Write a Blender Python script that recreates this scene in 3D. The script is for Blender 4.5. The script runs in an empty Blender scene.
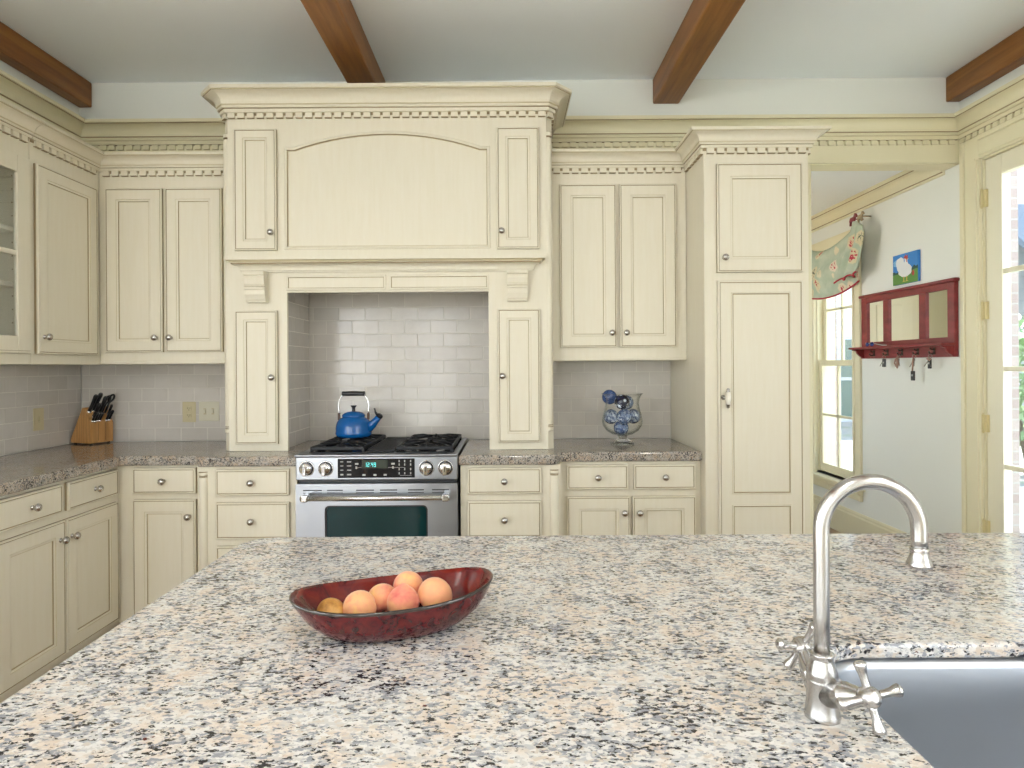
import bpy, bmesh, math, random
from mathutils import Vector, Matrix
C = bpy.context.scene.collection
PI = math.pi
R = random.Random(7)

# ------------------------------------------------------------------ helpers
class MB:
    """collects shapes for ONE mesh; .build links it as one object"""
    def __init__(self):
        self.bm = bmesh.new()
    def quad(self, pts, mi=0, M=None, smooth=False):
        vs = [self.bm.verts.new((M @ Vector(p)) if M else Vector(p)) for p in pts]
        try:
            f = self.bm.faces.new(vs); f.material_index = mi; f.smooth = smooth
            return f
        except ValueError:
            return None
    def box(self, x0, x1, y0, y1, z0, z1, mi=0, M=None, bev=0.0, seg=2):
        b = bmesh.new()
        bmesh.ops.create_cube(b, size=1.0)
        for v in b.verts:
            v.co = Vector(((x0 + x1) / 2 + v.co.x * (x1 - x0), (y0 + y1) / 2 + v.co.y * (y1 - y0), (z0 + z1) / 2 + v.co.z * (z1 - z0)))
        if bev > 0:
            bmesh.ops.bevel(b, geom=b.edges[:], offset=bev, segments=seg, affect='EDGES', profile=0.5)
        self.merge(b, mi, M)
    def merge(self, b, mi=None, M=None, smooth=None):
        mp = {}
        for v in b.verts:
            mp[v] = self.bm.verts.new((M @ v.co) if M else v.co)
        for f in b.faces:
            try:
                g = self.bm.faces.new([mp[v] for v in f.verts])
            except ValueError:
                continue
            g.material_index = f.material_index if mi is None else mi
            g.smooth = f.smooth if smooth is None else smooth
        b.free()
    def loops(self, loops, mats=None, cap0=True, cap1=True, M=None, smooth=False, closed=True, capmat=None):
        """skin successive vertex loops (equal counts)"""
        L = [[self.bm.verts.new((M @ Vector(p)) if M else Vector(p)) for p in lp] for lp in loops]
        n = len(L[0])
        for i in range(len(L) - 1):
            m = mats[i] if mats else 0
            for j in range(n if closed else n - 1):
                k = (j + 1) % n
                try:
                    f = self.bm.faces.new((L[i][j], L[i][k], L[i + 1][k], L[i + 1][j]))
                    f.material_index = m; f.smooth = smooth
                except ValueError:
                    pass
        for c, lp, rev in ((cap0, L[0], True), (cap1, L[-1], False)):
            if c:
                try:
                    f = self.bm.faces.new(lp[::-1] if rev else lp)
                    f.material_index = (mats[0] if rev else mats[-1]) if (mats and capmat is None) else (capmat or 0)
                except ValueError:
                    pass
    def lathe(self, prof, seg=24, M=None, mats=None, smooth=True, close=False):
        """revolve (r, z) about z"""
        rings = []
        for r, z in prof:
            if r < 1e-6:
                rings.append([self.bm.verts.new((M @ Vector((0, 0, z))) if M else Vector((0, 0, z)))])
            else:
                row = []
                for k in range(seg):
                    a = 2 * PI * k / seg
                    p = Vector((r * math.cos(a), r * math.sin(a), z))
                    row.append(self.bm.verts.new((M @ p) if M else p))
                rings.append(row)
        for i in range(len(rings) - 1):
            a, b = rings[i], rings[i + 1]
            m = mats[i] if mats else 0
            for k in range(seg):
                k2 = (k + 1) % seg
                if len(a) == 1 and len(b) == 1:
                    continue
                if len(a) == 1:
                    vs = (a[0], b[k2], b[k])
                elif len(b) == 1:
                    vs = (a[k], a[k2], b[0])
                else:
                    vs = (a[k], a[k2], b[k2], b[k])
                f = self.bm.faces.new(vs); f.material_index = m; f.smooth = smooth
    def tube(self, pts, r, seg=12, mi=0, M=None, cap=True):
        pts = [Vector(p) for p in pts]
        n = len(pts)
        rr = r if isinstance(r, (list, tuple)) else [r] * n
        t0 = (pts[1] - pts[0]).normalized()
        up = Vector((0, 0, 1)) if abs(t0.z) < 0.9 else Vector((1, 0, 0))
        nrm = (up - t0 * up.dot(t0)).normalized()
        lp = []
        for i in range(n):
            t = (pts[min(i + 1, n - 1)] - pts[max(i - 1, 0)]).normalized()
            nrm = (nrm - t * nrm.dot(t))
            nrm = nrm.normalized() if nrm.length > 1e-6 else t.orthogonal().normalized()
            bi = t.cross(nrm)
            lp.append([pts[i] + (nrm * math.cos(2 * PI * k / seg) + bi * math.sin(2 * PI * k / seg)) * rr[i] for k in range(seg)])
        self.loops(lp, mats=[mi] * (n - 1), cap0=cap, cap1=cap, M=M, smooth=True)
    def prism(self, poly, d0, d1, mi=0, M=None, bev=0.0):
        """poly in (x, z), extruded along y from d0 to d1"""
        b = bmesh.new()
        a = [b.verts.new((x, d0, z)) for x, z in poly]
        f = b.faces.new(a)
        r = bmesh.ops.extrude_face_region(b, geom=[f])
        for v in r['geom']:
            if isinstance(v, bmesh.types.BMVert):
                v.co.y = d1
        if bev > 0:
            bmesh.ops.bevel(b, geom=b.edges[:], offset=bev, segments=2, affect='EDGES', profile=0.5)
        self.merge(b, mi, M)
    def ball(self, c, r, mi=0, sub=2, scale=(1, 1, 1)):
        b = bmesh.new()
        bmesh.ops.create_icosphere(b, subdivisions=sub, radius=r)
        for v in b.verts:
            v.co = Vector((v.co.x * scale[0], v.co.y * scale[1], v.co.z * scale[2])) + Vector(c)
        self.merge(b, mi, None, smooth=True)
    def sweep(self, prof, path, side=1, mats=None, M=None, cap=True):
        """prof: [(out, z)] swept along plan path [(x, y)] with mitres; out is to the right of travel times side"""
        P = [Vector(p) for p in path]
        n = len(P)
        dirs = [(P[i + 1] - P[i]).normalized() for i in range(n - 1)]
        nr = [Vector((d.y, -d.x)) * side for d in dirs]
        lps = []
        for i in range(n):
            if i == 0:
                m = nr[0]
            elif i == n - 1:
                m = nr[-1]
            else:
                a, b = nr[i - 1], nr[i]
                m = (a + b) / (1 + a.dot(b))
            lps.append([(P[i].x + m.x * o, P[i].y + m.y * o, z) for o, z in prof])
        L = [[self.bm.verts.new((M @ Vector(p)) if M else Vector(p)) for p in lp] for lp in lps]
        k = len(prof)
        for i in range(n - 1):
            for j in range(k):
                j2 = (j + 1) % k
                try:
                    f = self.bm.faces.new((L[i][j], L[i + 1][j], L[i + 1][j2], L[i][j2]))
                    f.material_index = mats[j] if mats else 0
                except ValueError:
                    pass
        if cap:
            for lp in (L[0], L[-1][::-1]):
                try:
                    self.bm.faces.new(lp)
                except ValueError:
                    pass
    def build(self, name, mats, parent=None, loc=None, fix=True):
        mats = mats if isinstance(mats, (list, tuple)) else [mats]
        if fix:
            bmesh.ops.recalc_face_normals(self.bm, faces=self.bm.faces[:])
        off = Vector(loc) if loc is not None else wloc(parent) if parent else Vector((0, 0, 0))
        for v in self.bm.verts:
            v.co -= off
        me = bpy.data.meshes.new(name)
        self.bm.to_mesh(me); self.bm.free()
        for m in mats:
            me.materials.append(m)
        o = bpy.data.objects.new(name, me)
        C.objects.link(o)
        if parent:
            o.parent = parent
            o.location = off - wloc(parent)
        else:
            o.location = off
        return o

def wloc(o):
    v = Vector((0, 0, 0))
    while o is not None:
        v += o.location; o = o.parent
    return v

def tag(o, label=None, cat=None, group=None, kind=None):
    if label: o['label'] = label
    if cat: o['category'] = cat
    if group: o['group'] = group
    if kind: o['kind'] = kind
    return o

def thing(name, loc, label, cat, group=None, kind=None):
    o = bpy.data.objects.new(name, None); C.objects.link(o)
    o.empty_display_size = 0.1
    o.location = loc
    return tag(o, label, cat, group, kind)

def TR(x, y, z, rz=0.0):
    return Matrix.Translation((x, y, z)) @ Matrix.Rotation(rz, 4, 'Z')

def align(p, d):
    """matrix taking local z to direction d at point p"""
    q = Vector(d).normalized().to_track_quat('Z', 'Y')
    return Matrix.Translation(p) @ q.to_matrix().to_4x4()

# ------------------------------------------------------------------ materials
def mat(name, col, rough=0.5, metal=0.0, coat=0.0, spec=0.5, emit=None, estr=0.0):
    m = bpy.data.materials.new(name); m.use_nodes = True
    b = m.node_tree.nodes['Principled BSDF']
    b.inputs['Base Color'].default_value = (*col, 1)
    b.inputs['Roughness'].default_value = rough
    b.inputs['Metallic'].default_value = metal
    b.inputs['Coat Weight'].default_value = coat
    b.inputs['Coat Roughness'].default_value = 0.05
    b.inputs['Specular IOR Level'].default_value = spec
    if emit:
        b.inputs['Emission Color'].default_value = (*emit, 1)
        b.inputs['Emission Strength'].default_value = estr
    return m

class NT:
    def __init__(self, m):
        self.t = m.node_tree; self.n = self.t.nodes; self.b = self.n['Principled BSDF']
    def new(self, kind, **kw):
        nd = self.n.new(kind)
        for k, v in kw.items():
            setattr(nd, k, v)
        return nd
    def link(self, a, b):
        self.t.links.new(a, b)
    def coords(self, scale=(1, 1, 1), out='Object', rot=(0, 0, 0)):
        tc = self.new('ShaderNodeTexCoord'); mp = self.new('ShaderNodeMapping')
        mp.inputs['Scale'].default_value = scale
        mp.inputs['Rotation'].default_value = rot
        self.link(tc.outputs[out], mp.inputs['Vector'])
        return mp.outputs['Vector']
    def noise(self, vec, scale, detail=3, rough=0.5, dist=0.0):
        nd = self.new('ShaderNodeTexNoise')
        nd.inputs['Scale'].default_value = scale; nd.inputs['Detail'].default_value = detail
        nd.inputs['Roughness'].default_value = rough; nd.inputs['Distortion'].default_value = dist
        self.link(vec, nd.inputs['Vector'])
        return nd.outputs['Fac']
    def ramp(self, fac, stops, interp='LINEAR'):
        nd = self.new('ShaderNodeValToRGB'); nd.color_ramp.interpolation = interp
        e = nd.color_ramp.elements
        while len(e) > len(stops): e.remove(e[-1])
        while len(e) < len(stops): e.new(0.5)
        for el, (p, c) in zip(e, stops):
            el.position = p; el.color = (*c, 1) if len(c) == 3 else c
        self.link(fac, nd.inputs['Fac'])
        return nd.outputs['Color']
    def mix(self, fac, a, b, mode='MIX'):
        nd = self.new('ShaderNodeMix', data_type='RGBA', blend_type=mode)
        for s, v in ((nd.inputs['Factor'], fac), (nd.inputs[6], a), (nd.inputs[7], b)):
            if isinstance(v, (int, float)): s.default_value = v
            elif isinstance(v, tuple): s.default_value = (*v, 1)
            else: self.link(v, s)
        return nd.outputs[2]
    def bump(self, h, strength=0.2, dist=0.01):
        nd = self.new('ShaderNodeBump')
        nd.inputs['Strength'].default_value = strength; nd.inputs['Distance'].default_value = dist
        self.link(h, nd.inputs['Height'])
        self.link(nd.outputs['Normal'], self.b.inputs['Normal'])
    def color(self, c):
        self.link(c, self.b.inputs['Base Color'])

def bw(a): return (a, a, a)

def m_cream(name='cream_paint', base=(0.745, 0.698, 0.575), tint=(0.65, 0.58, 0.40)):
    m = mat(name, base, 0.42, spec=0.35); t = NT(m)
    v = t.coords((14, 14, 1.3))
    f = t.noise(v, 4.0, 4, 0.6)
    g = t.ramp(f, [(0.35, bw(0)), (0.75, bw(1))])
    mx = t.mix(g, base, tuple(b * 0.75 + c * 0.25 for b, c in zip(base, tint)))
    t.color(mx)
    t.bump(f, 0.05, 0.002)
    return m
CREAM = m_cream()
GLAZE_SHADE = mat('umber_glaze', (0.33, 0.26, 0.15), 0.55)  # antique glaze in grooves; also paints shade at door edges and dentils
TAN = mat('tan_glaze', (0.56, 0.49, 0.32), 0.5)  # glaze tone; also the painted shade in the room crown's dentil gaps
CAB = [CREAM, GLAZE_SHADE, TAN]
TRIM = mat('trim_paint', (0.72, 0.67, 0.48), 0.4)
DOORP = mat('door_paint', (0.74, 0.70, 0.55), 0.38)
TRIMG = [TRIM, TAN, GLAZE_SHADE]
def m_wall(name, col):
    m = mat(name, col, 0.85, spec=0.2); t = NT(m)
    f = t.noise(t.coords(), 90, 3); t.bump(f, 0.05, 0.002)
    return m
WALL = m_wall('wall_paint', (0.77, 0.78, 0.74))
CEIL = m_wall('ceiling_paint', (0.84, 0.88, 0.92))

def m_wood(name, c0, c1, c2, rough=0.45, axis=(6, 0.5, 6), knots=False):
    m = mat(name, c1, rough); t = NT(m)
    v = t.coords(axis)
    f = t.noise(v, 3.0, 5, 0.6, 0.6)
    w = t.new('ShaderNodeTexWave', wave_type='BANDS', bands_direction='X')
    w.inputs['Scale'].default_value = 1.2; w.inputs['Distortion'].default_value = 6; w.inputs['Detail'].default_value = 3
    t.link(v, w.inputs['Vector'])
    c = t.ramp(f, [(0.25, c0), (0.5, c1), (0.75, c2)])
    d = t.ramp(w.outputs['Color'], [(0.0, bw(0.72)), (0.6, bw(1.0))])
    c = t.mix(0.6, c, d, 'MULTIPLY')
    if knots:
        vo = t.new('ShaderNodeTexVoronoi'); vo.inputs['Scale'].default_value = 1.0
        t.link(t.coords((5.5, 1.6, 5.5)), vo.inputs['Vector'])
        k = t.ramp(vo.outputs['Distance'], [(0.03, bw(0.25)), (0.12, bw(1.0))])
        c = t.mix(1.0, c, k, 'MULTIPLY')
    t.color(c)
    return m
BEAM = m_wood('stained_pine', (0.13, 0.045, 0.009), (0.25, 0.096, 0.019), (0.35, 0.15, 0.033), 0.42, knots=True)
BLOCKW = m_wood('knife_block_wood', (0.42, 0.20, 0.06), (0.52, 0.27, 0.09), (0.60, 0.34, 0.13), 0.4, (14, 14, 2))
REDW = m_wood('red_painted_wood', (0.17, 0.016, 0.018), (0.23, 0.024, 0.026), (0.30, 0.04, 0.04), 0.42, (8, 3, 8))
def m_floor():
    m = mat('floor_wood', (0.2, 0.1, 0.05), 0.35); t = NT(m)
    v = t.coords()
    br = t.new('ShaderNodeTexBrick'); br.offset = 0.37
    br.inputs['Scale'].default_value = 1.0; br.inputs['Brick Width'].default_value = 1.4; br.inputs['Row Height'].default_value = 0.11
    br.inputs['Mortar Size'].default_value = 0.002
    br.inputs['Color1'].default_value = (0.28, 0.18, 0.105, 1); br.inputs['Color2'].default_value = (0.36, 0.24, 0.145, 1)
    br.inputs['Mortar'].default_value = (0.06, 0.03, 0.015, 1)
    t.link(t.coords(rot=(0, 0, PI / 2)), br.inputs['Vector'])
    f = t.ramp(t.noise(t.coords((10, 1, 1)), 4, 4), [(0.3, bw(0.7)), (0.7, bw(1))])
    t.color(t.mix(0.7, br.outputs['Color'], f, 'MULTIPLY'))
    return m
FLOOR = m_floor()

def m_granite(name, k=1.0, warm=0.0):
    m = mat(name, (0.6, 0.58, 0.55), 0.12, spec=0.5); t = NT(m)
    v0 = t.coords((1, 1, 1))
    vs_ = t.coords((.62, 1, 1), rot=(0, 0, .12))
    nz = t.new('ShaderNodeTexNoise'); nz.inputs['Scale'].default_value = 140; nz.inputs['Detail'].default_value = 2
    t.link(v0, nz.inputs['Vector'])
    sc = t.new('ShaderNodeVectorMath', operation='MULTIPLY_ADD')
    t.link(nz.outputs['Color'], sc.inputs[0]); sc.inputs[1].default_value = (0.009, 0.009, 0.009); t.link(vs_, sc.inputs[2])
    v = sc.outputs[0]
    a = t.new('ShaderNodeTexVoronoi'); a.inputs['Scale'].default_value = 210; t.link(v, a.inputs['Vector'])
    sp = t.new('ShaderNodeSeparateColor'); t.link(a.outputs['Color'], sp.inputs[0])
    grain = t.ramp(sp.outputs[0], [(0.0, (0.70, 0.69, 0.67)), (0.28, (0.56, 0.55, 0.53)), (0.50, (0.43, 0.45, 0.48)), (0.66, (0.74, 0.73, 0.71)), (0.86, (0.57, 0.50, 0.42))], 'CONSTANT')
    cl = t.noise(v0, 24, 4, 0.65)
    peach_ = t.ramp(cl, [(0.46, bw(0)), (0.62, bw(1))])
    base = t.mix(0.25, grain, (0.62, 0.61, 0.59))
    pf = t.new('ShaderNodeMath', operation='MULTIPLY'); t.link(peach_, pf.inputs[0]); pf.inputs[1].default_value = .52
    base = t.mix(pf.outputs[0], base, (0.69, 0.535, 0.40))
    v4 = t.coords((1, 1, 1)); v4.node.inputs['Location'].default_value = (11.3, 4.7, 1.9)
    dr = t.noise(v4, 19, 4, 0.65)
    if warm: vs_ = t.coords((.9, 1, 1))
    def flecks(scale, lo, hi, kd, seedvec):
        n = t.noise(seedvec, scale, 4, 0.62)
        ad = t.new('ShaderNodeMath', operation='MULTIPLY_ADD'); t.link(dr, ad.inputs[0]); ad.inputs[1].default_value = kd; t.link(n, ad.inputs[2])
        mr = t.new('ShaderNodeMapRange'); t.link(ad.outputs[0], mr.inputs['Value'])
        mr.inputs['From Min'].default_value = lo + kd * .5; mr.inputs['From Max'].default_value = hi + kd * .5
        return mr.outputs[0]
    c = t.mix(flecks(140, .53, .585, .32, vs_), base, (0.29, 0.30, 0.33))
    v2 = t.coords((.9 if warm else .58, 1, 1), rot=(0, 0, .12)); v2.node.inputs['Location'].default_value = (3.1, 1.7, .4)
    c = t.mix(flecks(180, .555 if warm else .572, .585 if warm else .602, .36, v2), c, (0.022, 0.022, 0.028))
    v3 = t.coords((.7, 1, 1)); v3.node.inputs['Location'].default_value = (7.3, 5.1, 2.2)
    c = t.mix(flecks(60, .70, .73, .0, v3), c, (0.10, 0.025, 0.02))
    if warm: c = t.mix(1.0, c, (0.66, 0.61, 0.55), 'MULTIPLY')  # same granite recipe multiplied darker and browner
    t.color(c)
    return m
GRAN = m_granite('granite')
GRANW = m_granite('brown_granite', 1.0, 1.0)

def m_tile():
    m = mat('glazed_tile', (0.55, 0.50, 0.43), 0.16, spec=0.5); t = NT(m)
    g = t.new('ShaderNodeNewGeometry')
    c = t.ramp(g.outputs['Random Per Island'], [(0.0, (0.575, 0.54, 0.495)), (0.5, (0.61, 0.575, 0.53)), (1.0, (0.65, 0.615, 0.57))])
    f = t.noise(t.coords(), 14, 3)
    c = t.mix(0.25, c, t.ramp(f, [(0.3, (0.57, 0.535, 0.49)), (0.7, (0.69, 0.66, 0.62))]))
    t.color(c)
    t.bump(t.noise(t.coords(), 28, 2), 0.08, 0.004)
    return m
TILE = m_tile()
GROUT = mat('grout', (0.66, 0.63, 0.57), 0.9)

def m_steel(name, col=(0.60, 0.60, 0.60), rough=0.30, axis=(1, 60, 60)):
    m = mat(name, col, rough, 1.0); t = NT(m)
    f = t.noise(t.coords(axis), 12, 3)
    rr = t.new('ShaderNodeMapRange'); t.link(f, rr.inputs['Value'])
    rr.inputs['To Min'].default_value = rough - 0.07; rr.inputs['To Max'].default_value = rough + 0.09
    t.link(rr.outputs[0], t.b.inputs['Roughness'])
    t.bump(f, 0.04, 0.001)
    return m
STEEL = m_steel('stainless_steel', (.40, .42, .455), .30)
SINKM = m_steel('sink_steel', (0.54, 0.57, 0.62), 0.34, (2, 2, 90))
NICKEL = mat('satin_nickel', (0.58, 0.565, 0.55), 0.25, 1.0)
PEWTER = mat('pewter', (0.50, 0.48, 0.46), 0.25, 1.0)
CHROME = mat('chrome', (0.82, 0.82, 0.83), 0.10, 1.0)
BRASS = mat('painted_hinge', (0.62, 0.53, 0.28), 0.45)
IRON = mat('black_iron', (0.012, 0.013, 0.016), 0.5, spec=.35)
BLACK = mat('black_plastic', (0.012, 0.012, 0.014), 0.3)
BLKG = mat('black_glass', (0.006, 0.007, 0.009), 0.10, spec=.25)
MIRROR = mat('mirror_glass', (0.92, 0.92, 0.90), 0.01, 1.0)
PORC = mat('white_porcelain', (0.82, 0.78, 0.68), 0.15)
IVORY = mat('ivory_plastic', (0.60, 0.53, 0.33), 0.4)
ALMOND = mat('almond_plastic', (0.66, 0.63, 0.50), 0.35)
WHITEM = mat('white_mark', (0.42, 0.42, 0.42), 0.5)
HOOKM = mat('dark_bronze', (0.07, 0.05, 0.04), 0.35, 0.8)
KBLUE = mat('blue_enamel', (0.004, 0.105, 0.36), 0.06, spec=.5, coat=0.2)
OVENG = mat('oven_glass', (0.004, 0.03, 0.032), 0.06, spec=.3)
OVENIN = mat('oven_interior', (0.02, 0.03, 0.03), 0.4)

def m_thin(name, tint=(1, 1, 1), lo=0.04, hi=0.75, power=None):
    """thin clear glass: see-through with reflections that grow towards grazing"""
    m = bpy.data.materials.new(name); m.use_nodes = True
    nt = m.node_tree; nt.nodes.clear()
    o = nt.nodes.new('ShaderNodeOutputMaterial'); mx = nt.nodes.new('ShaderNodeMixShader')
    tr = nt.nodes.new('ShaderNodeBsdfTransparent'); gl = nt.nodes.new('ShaderNodeBsdfGlossy')
    tr.inputs['Color'].default_value = (*tint, 1); gl.inputs['Roughness'].default_value = 0.01
    lw = nt.nodes.new('ShaderNodeLayerWeight'); lw.inputs['Blend'].default_value = 0.28
    mr = nt.nodes.new('ShaderNodeMapRange'); mr.inputs['To Min'].default_value = lo; mr.inputs['To Max'].default_value = hi
    nt.links.new(lw.outputs['Facing'], mr.inputs['Value'])
    nt.links.new(mr.outputs[0], mx.inputs['Fac'])
    nt.links.new(tr.outputs[0], mx.inputs[1]); nt.links.new(gl.outputs[0], mx.inputs[2])
    nt.links.new(mx.outputs[0], o.inputs['Surface'])
    return m
PANE = m_thin('window_glass', (0.97, 0.99, 0.99), 0.03, 0.35)
def m_vase():
    m = m_thin('clear_glass', (1, 1, 1)); nt = m.node_tree
    lw = [n for n in nt.nodes if n.type == 'LAYER_WEIGHT'][0]; lw.inputs['Blend'].default_value = .5
    mr = [n for n in nt.nodes if n.type == 'MAP_RANGE'][0]
    rp = nt.nodes.new('ShaderNodeValToRGB'); e = rp.color_ramp.elements
    e[0].position = .35; e[0].color = (.02, .02, .02, 1); e[1].position = 1; e[1].color = (.40, .40, .40, 1)
    nt.links.new(lw.outputs['Facing'], rp.inputs['Fac'])
    mx = [n for n in nt.nodes if n.type == 'MIX_SHADER'][0]
    nt.links.new(rp.outputs['Color'], mx.inputs['Fac'])
    tr = [n for n in nt.nodes if n.type == 'BSDF_TRANSPARENT'][0]
    r2 = nt.nodes.new('ShaderNodeValToRGB'); e = r2.color_ramp.elements
    e[0].position = .45; e[0].color = (.985, .99, .985, 1); e[1].position = 1; e[1].color = (.70, .75, .73, 1)
    nt.links.new(lw.outputs['Facing'], r2.inputs['Fac']); nt.links.new(r2.outputs['Color'], tr.inputs['Color'])
    nt.nodes.remove(mr)
    return m
VASEG = m_vase()
FOOTG = mat('solid_glass', (.95, .98, .97), .02); FOOTG.node_tree.nodes['Principled BSDF'].inputs['Transmission Weight'].default_value = 1.0

# ------------------------------------------------------------------ the room (metres; y runs away from the camera)
XL, XR, YB, YR, ZC = -2.49, 2.64, 3.73, -3.60, 3.00
XF = -5.60                      # far wall of the open family room on the left
ROT90 = Matrix.Rotation(PI / 2, 4, 'Z')      # local front (-y) turned to face +x

def structure(name, mb, m, label=None):
    return tag(mb.build(name, m), label, None, None, 'structure')

def wall_run(mb, axis, a0, a1, t0, t1, z0, z1, openings):
    """solid wall with rectangular openings (a, b, low, high) along x or y"""
    def bx(p, q, lo, hi):
        if q - p < 1e-4 or hi - lo < 1e-4: return
        if axis == 'x': mb.box(p, q, t0, t1, lo, hi)
        else: mb.box(t0, t1, p, q, lo, hi)
    c = a0
    for a, b, lo, hi in sorted(openings):
        bx(c, a, z0, z1); bx(a, b, z0, lo); bx(a, b, hi, z1); c = b
    bx(c, a1, z0, z1)

b = MB(); b.box(XF - .15, XR + .15, YR - .15, 6.35, -0.10, 0.0); structure('floor', b, FLOOR)
b = MB(); b.box(XF - .15, XR + .15, YR - .15, YB + .12, ZC, ZC + .12); structure('ceiling', b, CEIL)
b = MB(); b.box(0.9, XR + .15, YB + .121, 6.35, 2.58, 2.70); structure('ceiling_nook', b, CEIL)

OPX = 1.752
b = MB(); wall_run(b, 'x', XL - .12, XR, YB, YB + .12, 0, ZC, [(OPX, XR, 0, 2.508)]); structure('wall_back', b, WALL)
b = MB(); wall_run(b, 'y', 1.45, YB, XL - .12, XL, 0, ZC, []); structure('wall_left', b, WALL)
DOOR = (2.600, 3.556, 0.0, 2.47)
WIN = (4.862, 5.470, 0.43, 2.27)
fill_rightw = [(-3.3, -1.9, .1, 2.8), (-1.7, -.3, .1, 2.8)]  # unseen windows added to fill the left cabinets with light
b = MB(); wall_run(b, 'y', YR, 6.2, XR, XR + .15, 0, ZC, [DOOR, WIN] + fill_rightw); structure('wall_right', b, WALL)
rear = [(-5.4, -3.9, .1, 2.8), (-3.7, -2.2, .1, 2.8), (-1.7, -0.8, .1, 2.8), (-0.1, 0.45, .9, 2.4)]
b = MB(); wall_run(b, 'x', XF, XR + .15, YR - .15, YR, 0, ZC, rear); structure('wall_rear', b, WALL)
fam = [(-3.4, -2.2, .1, 2.8), (-2.0, -0.8, .1, 2.8), (-0.6, 1.3, .1, 2.8)]
b = MB(); wall_run(b, 'y', YR, 1.57, XF - .15, XF, 0, ZC, fam); structure('wall_family', b, WALL)
b = MB(); b.box(XF, XL - .12, 1.45, 1.57, 0, ZC); structure('wall_partition', b, WALL)
fill_nookwin = [(4.50, 5.40, .95, 2.2)]  # unseen window added to brighten the nook
b = MB(); wall_run(b, 'x', 0.9, XR + .15, 6.2, 6.35, 0, 2.58, []); structure('wall_nook', b, TRIM)
b = MB(); wall_run(b, 'y', YB + .121, 6.35, 0.78, 0.9, 0, 2.58, fill_nookwin); structure('wall_nook_left', b, WALL)

# windows behind the camera and the added unseen fill windows: plain muntin frames in the openings
def simple_window(n, axis, a, bb, lo, hi, t0, t1, cols=3, rows=4):
    m = MB(); tc = (t0 + t1) / 2
    def bx(p, q, l, h, e=.02):
        if axis == 'x': m.box(p, q, tc - e, tc + e, l, h)
        else: m.box(tc - e, tc + e, p, q, l, h)
    bx(a, a + .06, lo, hi, .04); bx(bb - .06, bb, lo, hi, .04); bx(a + .06, bb - .06, lo, lo + .07, .04); bx(a + .06, bb - .06, hi - .07, hi, .04)
    for k in range(1, cols):
        u = a + (bb - a) * k / cols; bx(u - .012, u + .012, lo + .07, hi - .07)
    for k in range(1, rows):
        z = lo + (hi - lo) * k / rows; bx(a + .06, bb - .06, z - .012, z + .012)
    return structure('window_%d' % n, m, TRIM)
wn = 2
for a, bb, lo, hi in rear:
    simple_window(wn, 'x', a, bb, lo, hi, YR - .15, YR); wn += 1
for a, bb, lo, hi in fam:
    simple_window(wn, 'y', a, bb, lo, hi, XF - .15, XF); wn += 1
for a, bb, lo, hi in fill_nookwin:
    simple_window(wn, 'y', a, bb, lo, hi, 0.78, 0.9); wn += 1

for a, bb, lo, hi in fill_rightw:
    simple_window(wn, 'y', a, bb, lo, hi, XR, XR + .15); wn += 1

# ------------------------------------------------------------------ mouldings
def cove(o0, z0, o1, z1, n=7):
    """concave quarter from low-inner to high-outer"""
    return [(o0 + (o1 - o0) * (1 - math.cos(PI / 2 * k / n)), z0 + (z1 - z0) * math.sin(PI / 2 * k / n)) for k in range(n + 1)]

def crown_profile(z, H, P):
    """crown above the dentil band: bottom z, height H, projection P; with the glazed quirks marked"""
    a = .16 * H
    pr = [(0, z), (.20 * P, z), (.20 * P, z + a), (.24 * P, z + a), (.24 * P, z + a + .03 * H), (.31 * P, z + a + .03 * H), (.31 * P, z + 1.9 * a), (.35 * P, z + 1.95 * a), (.35 * P, z + 2.2 * a)]
    cv = cove(.36 * P, z + 2.2 * a, .90 * P, z + .80 * H)
    pr += cv + [(.93 * P, z + .80 * H), (.93 * P, z + .84 * H), (P, z + .85 * H), (P, z + H), (0, z + H)]
    n = len(pr)
    mats = [0] * n
    mats[2] = 1; mats[3] = 1; mats[6] = 2; mats[7] = 2
    mats[9 + len(cv) - 1] = 1; mats[9 + len(cv)] = 2
    return pr, mats

def sweep_open(mb, prof, path, mats, m0=None, m1=None):
    """sweep with given mitre vectors at the two ends"""
    P = [Vector(p) for p in path]; n = len(P)
    d = [(P[i + 1] - P[i]).normalized() for i in range(n - 1)]
    nr = [Vector((q.y, -q.x)) for q in d]
    ms = []
    for i in range(n):
        if i == 0: m = Vector(m0) if m0 else nr[0]
        elif i == n - 1: m = Vector(m1) if m1 else nr[-1]
        else:
            m = (nr[i - 1] + nr[i]) / (1 + nr[i - 1].dot(nr[i]))
        ms.append(m)
    L = [[mb.bm.verts.new((P[i].x + ms[i].x * o, P[i].y + ms[i].y * o, z)) for o, z in prof] for i in range(n)]
    k = len(prof)
    for i in range(n - 1):
        for j in range(k):
            j2 = (j + 1) % k
            f = mb.bm.faces.new((L[i][j], L[i + 1][j], L[i + 1][j2], L[i][j2])); f.material_index = mats[j]
    for lp in (L[0], L[-1][::-1]):
        mb.bm.faces.new(lp)

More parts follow.
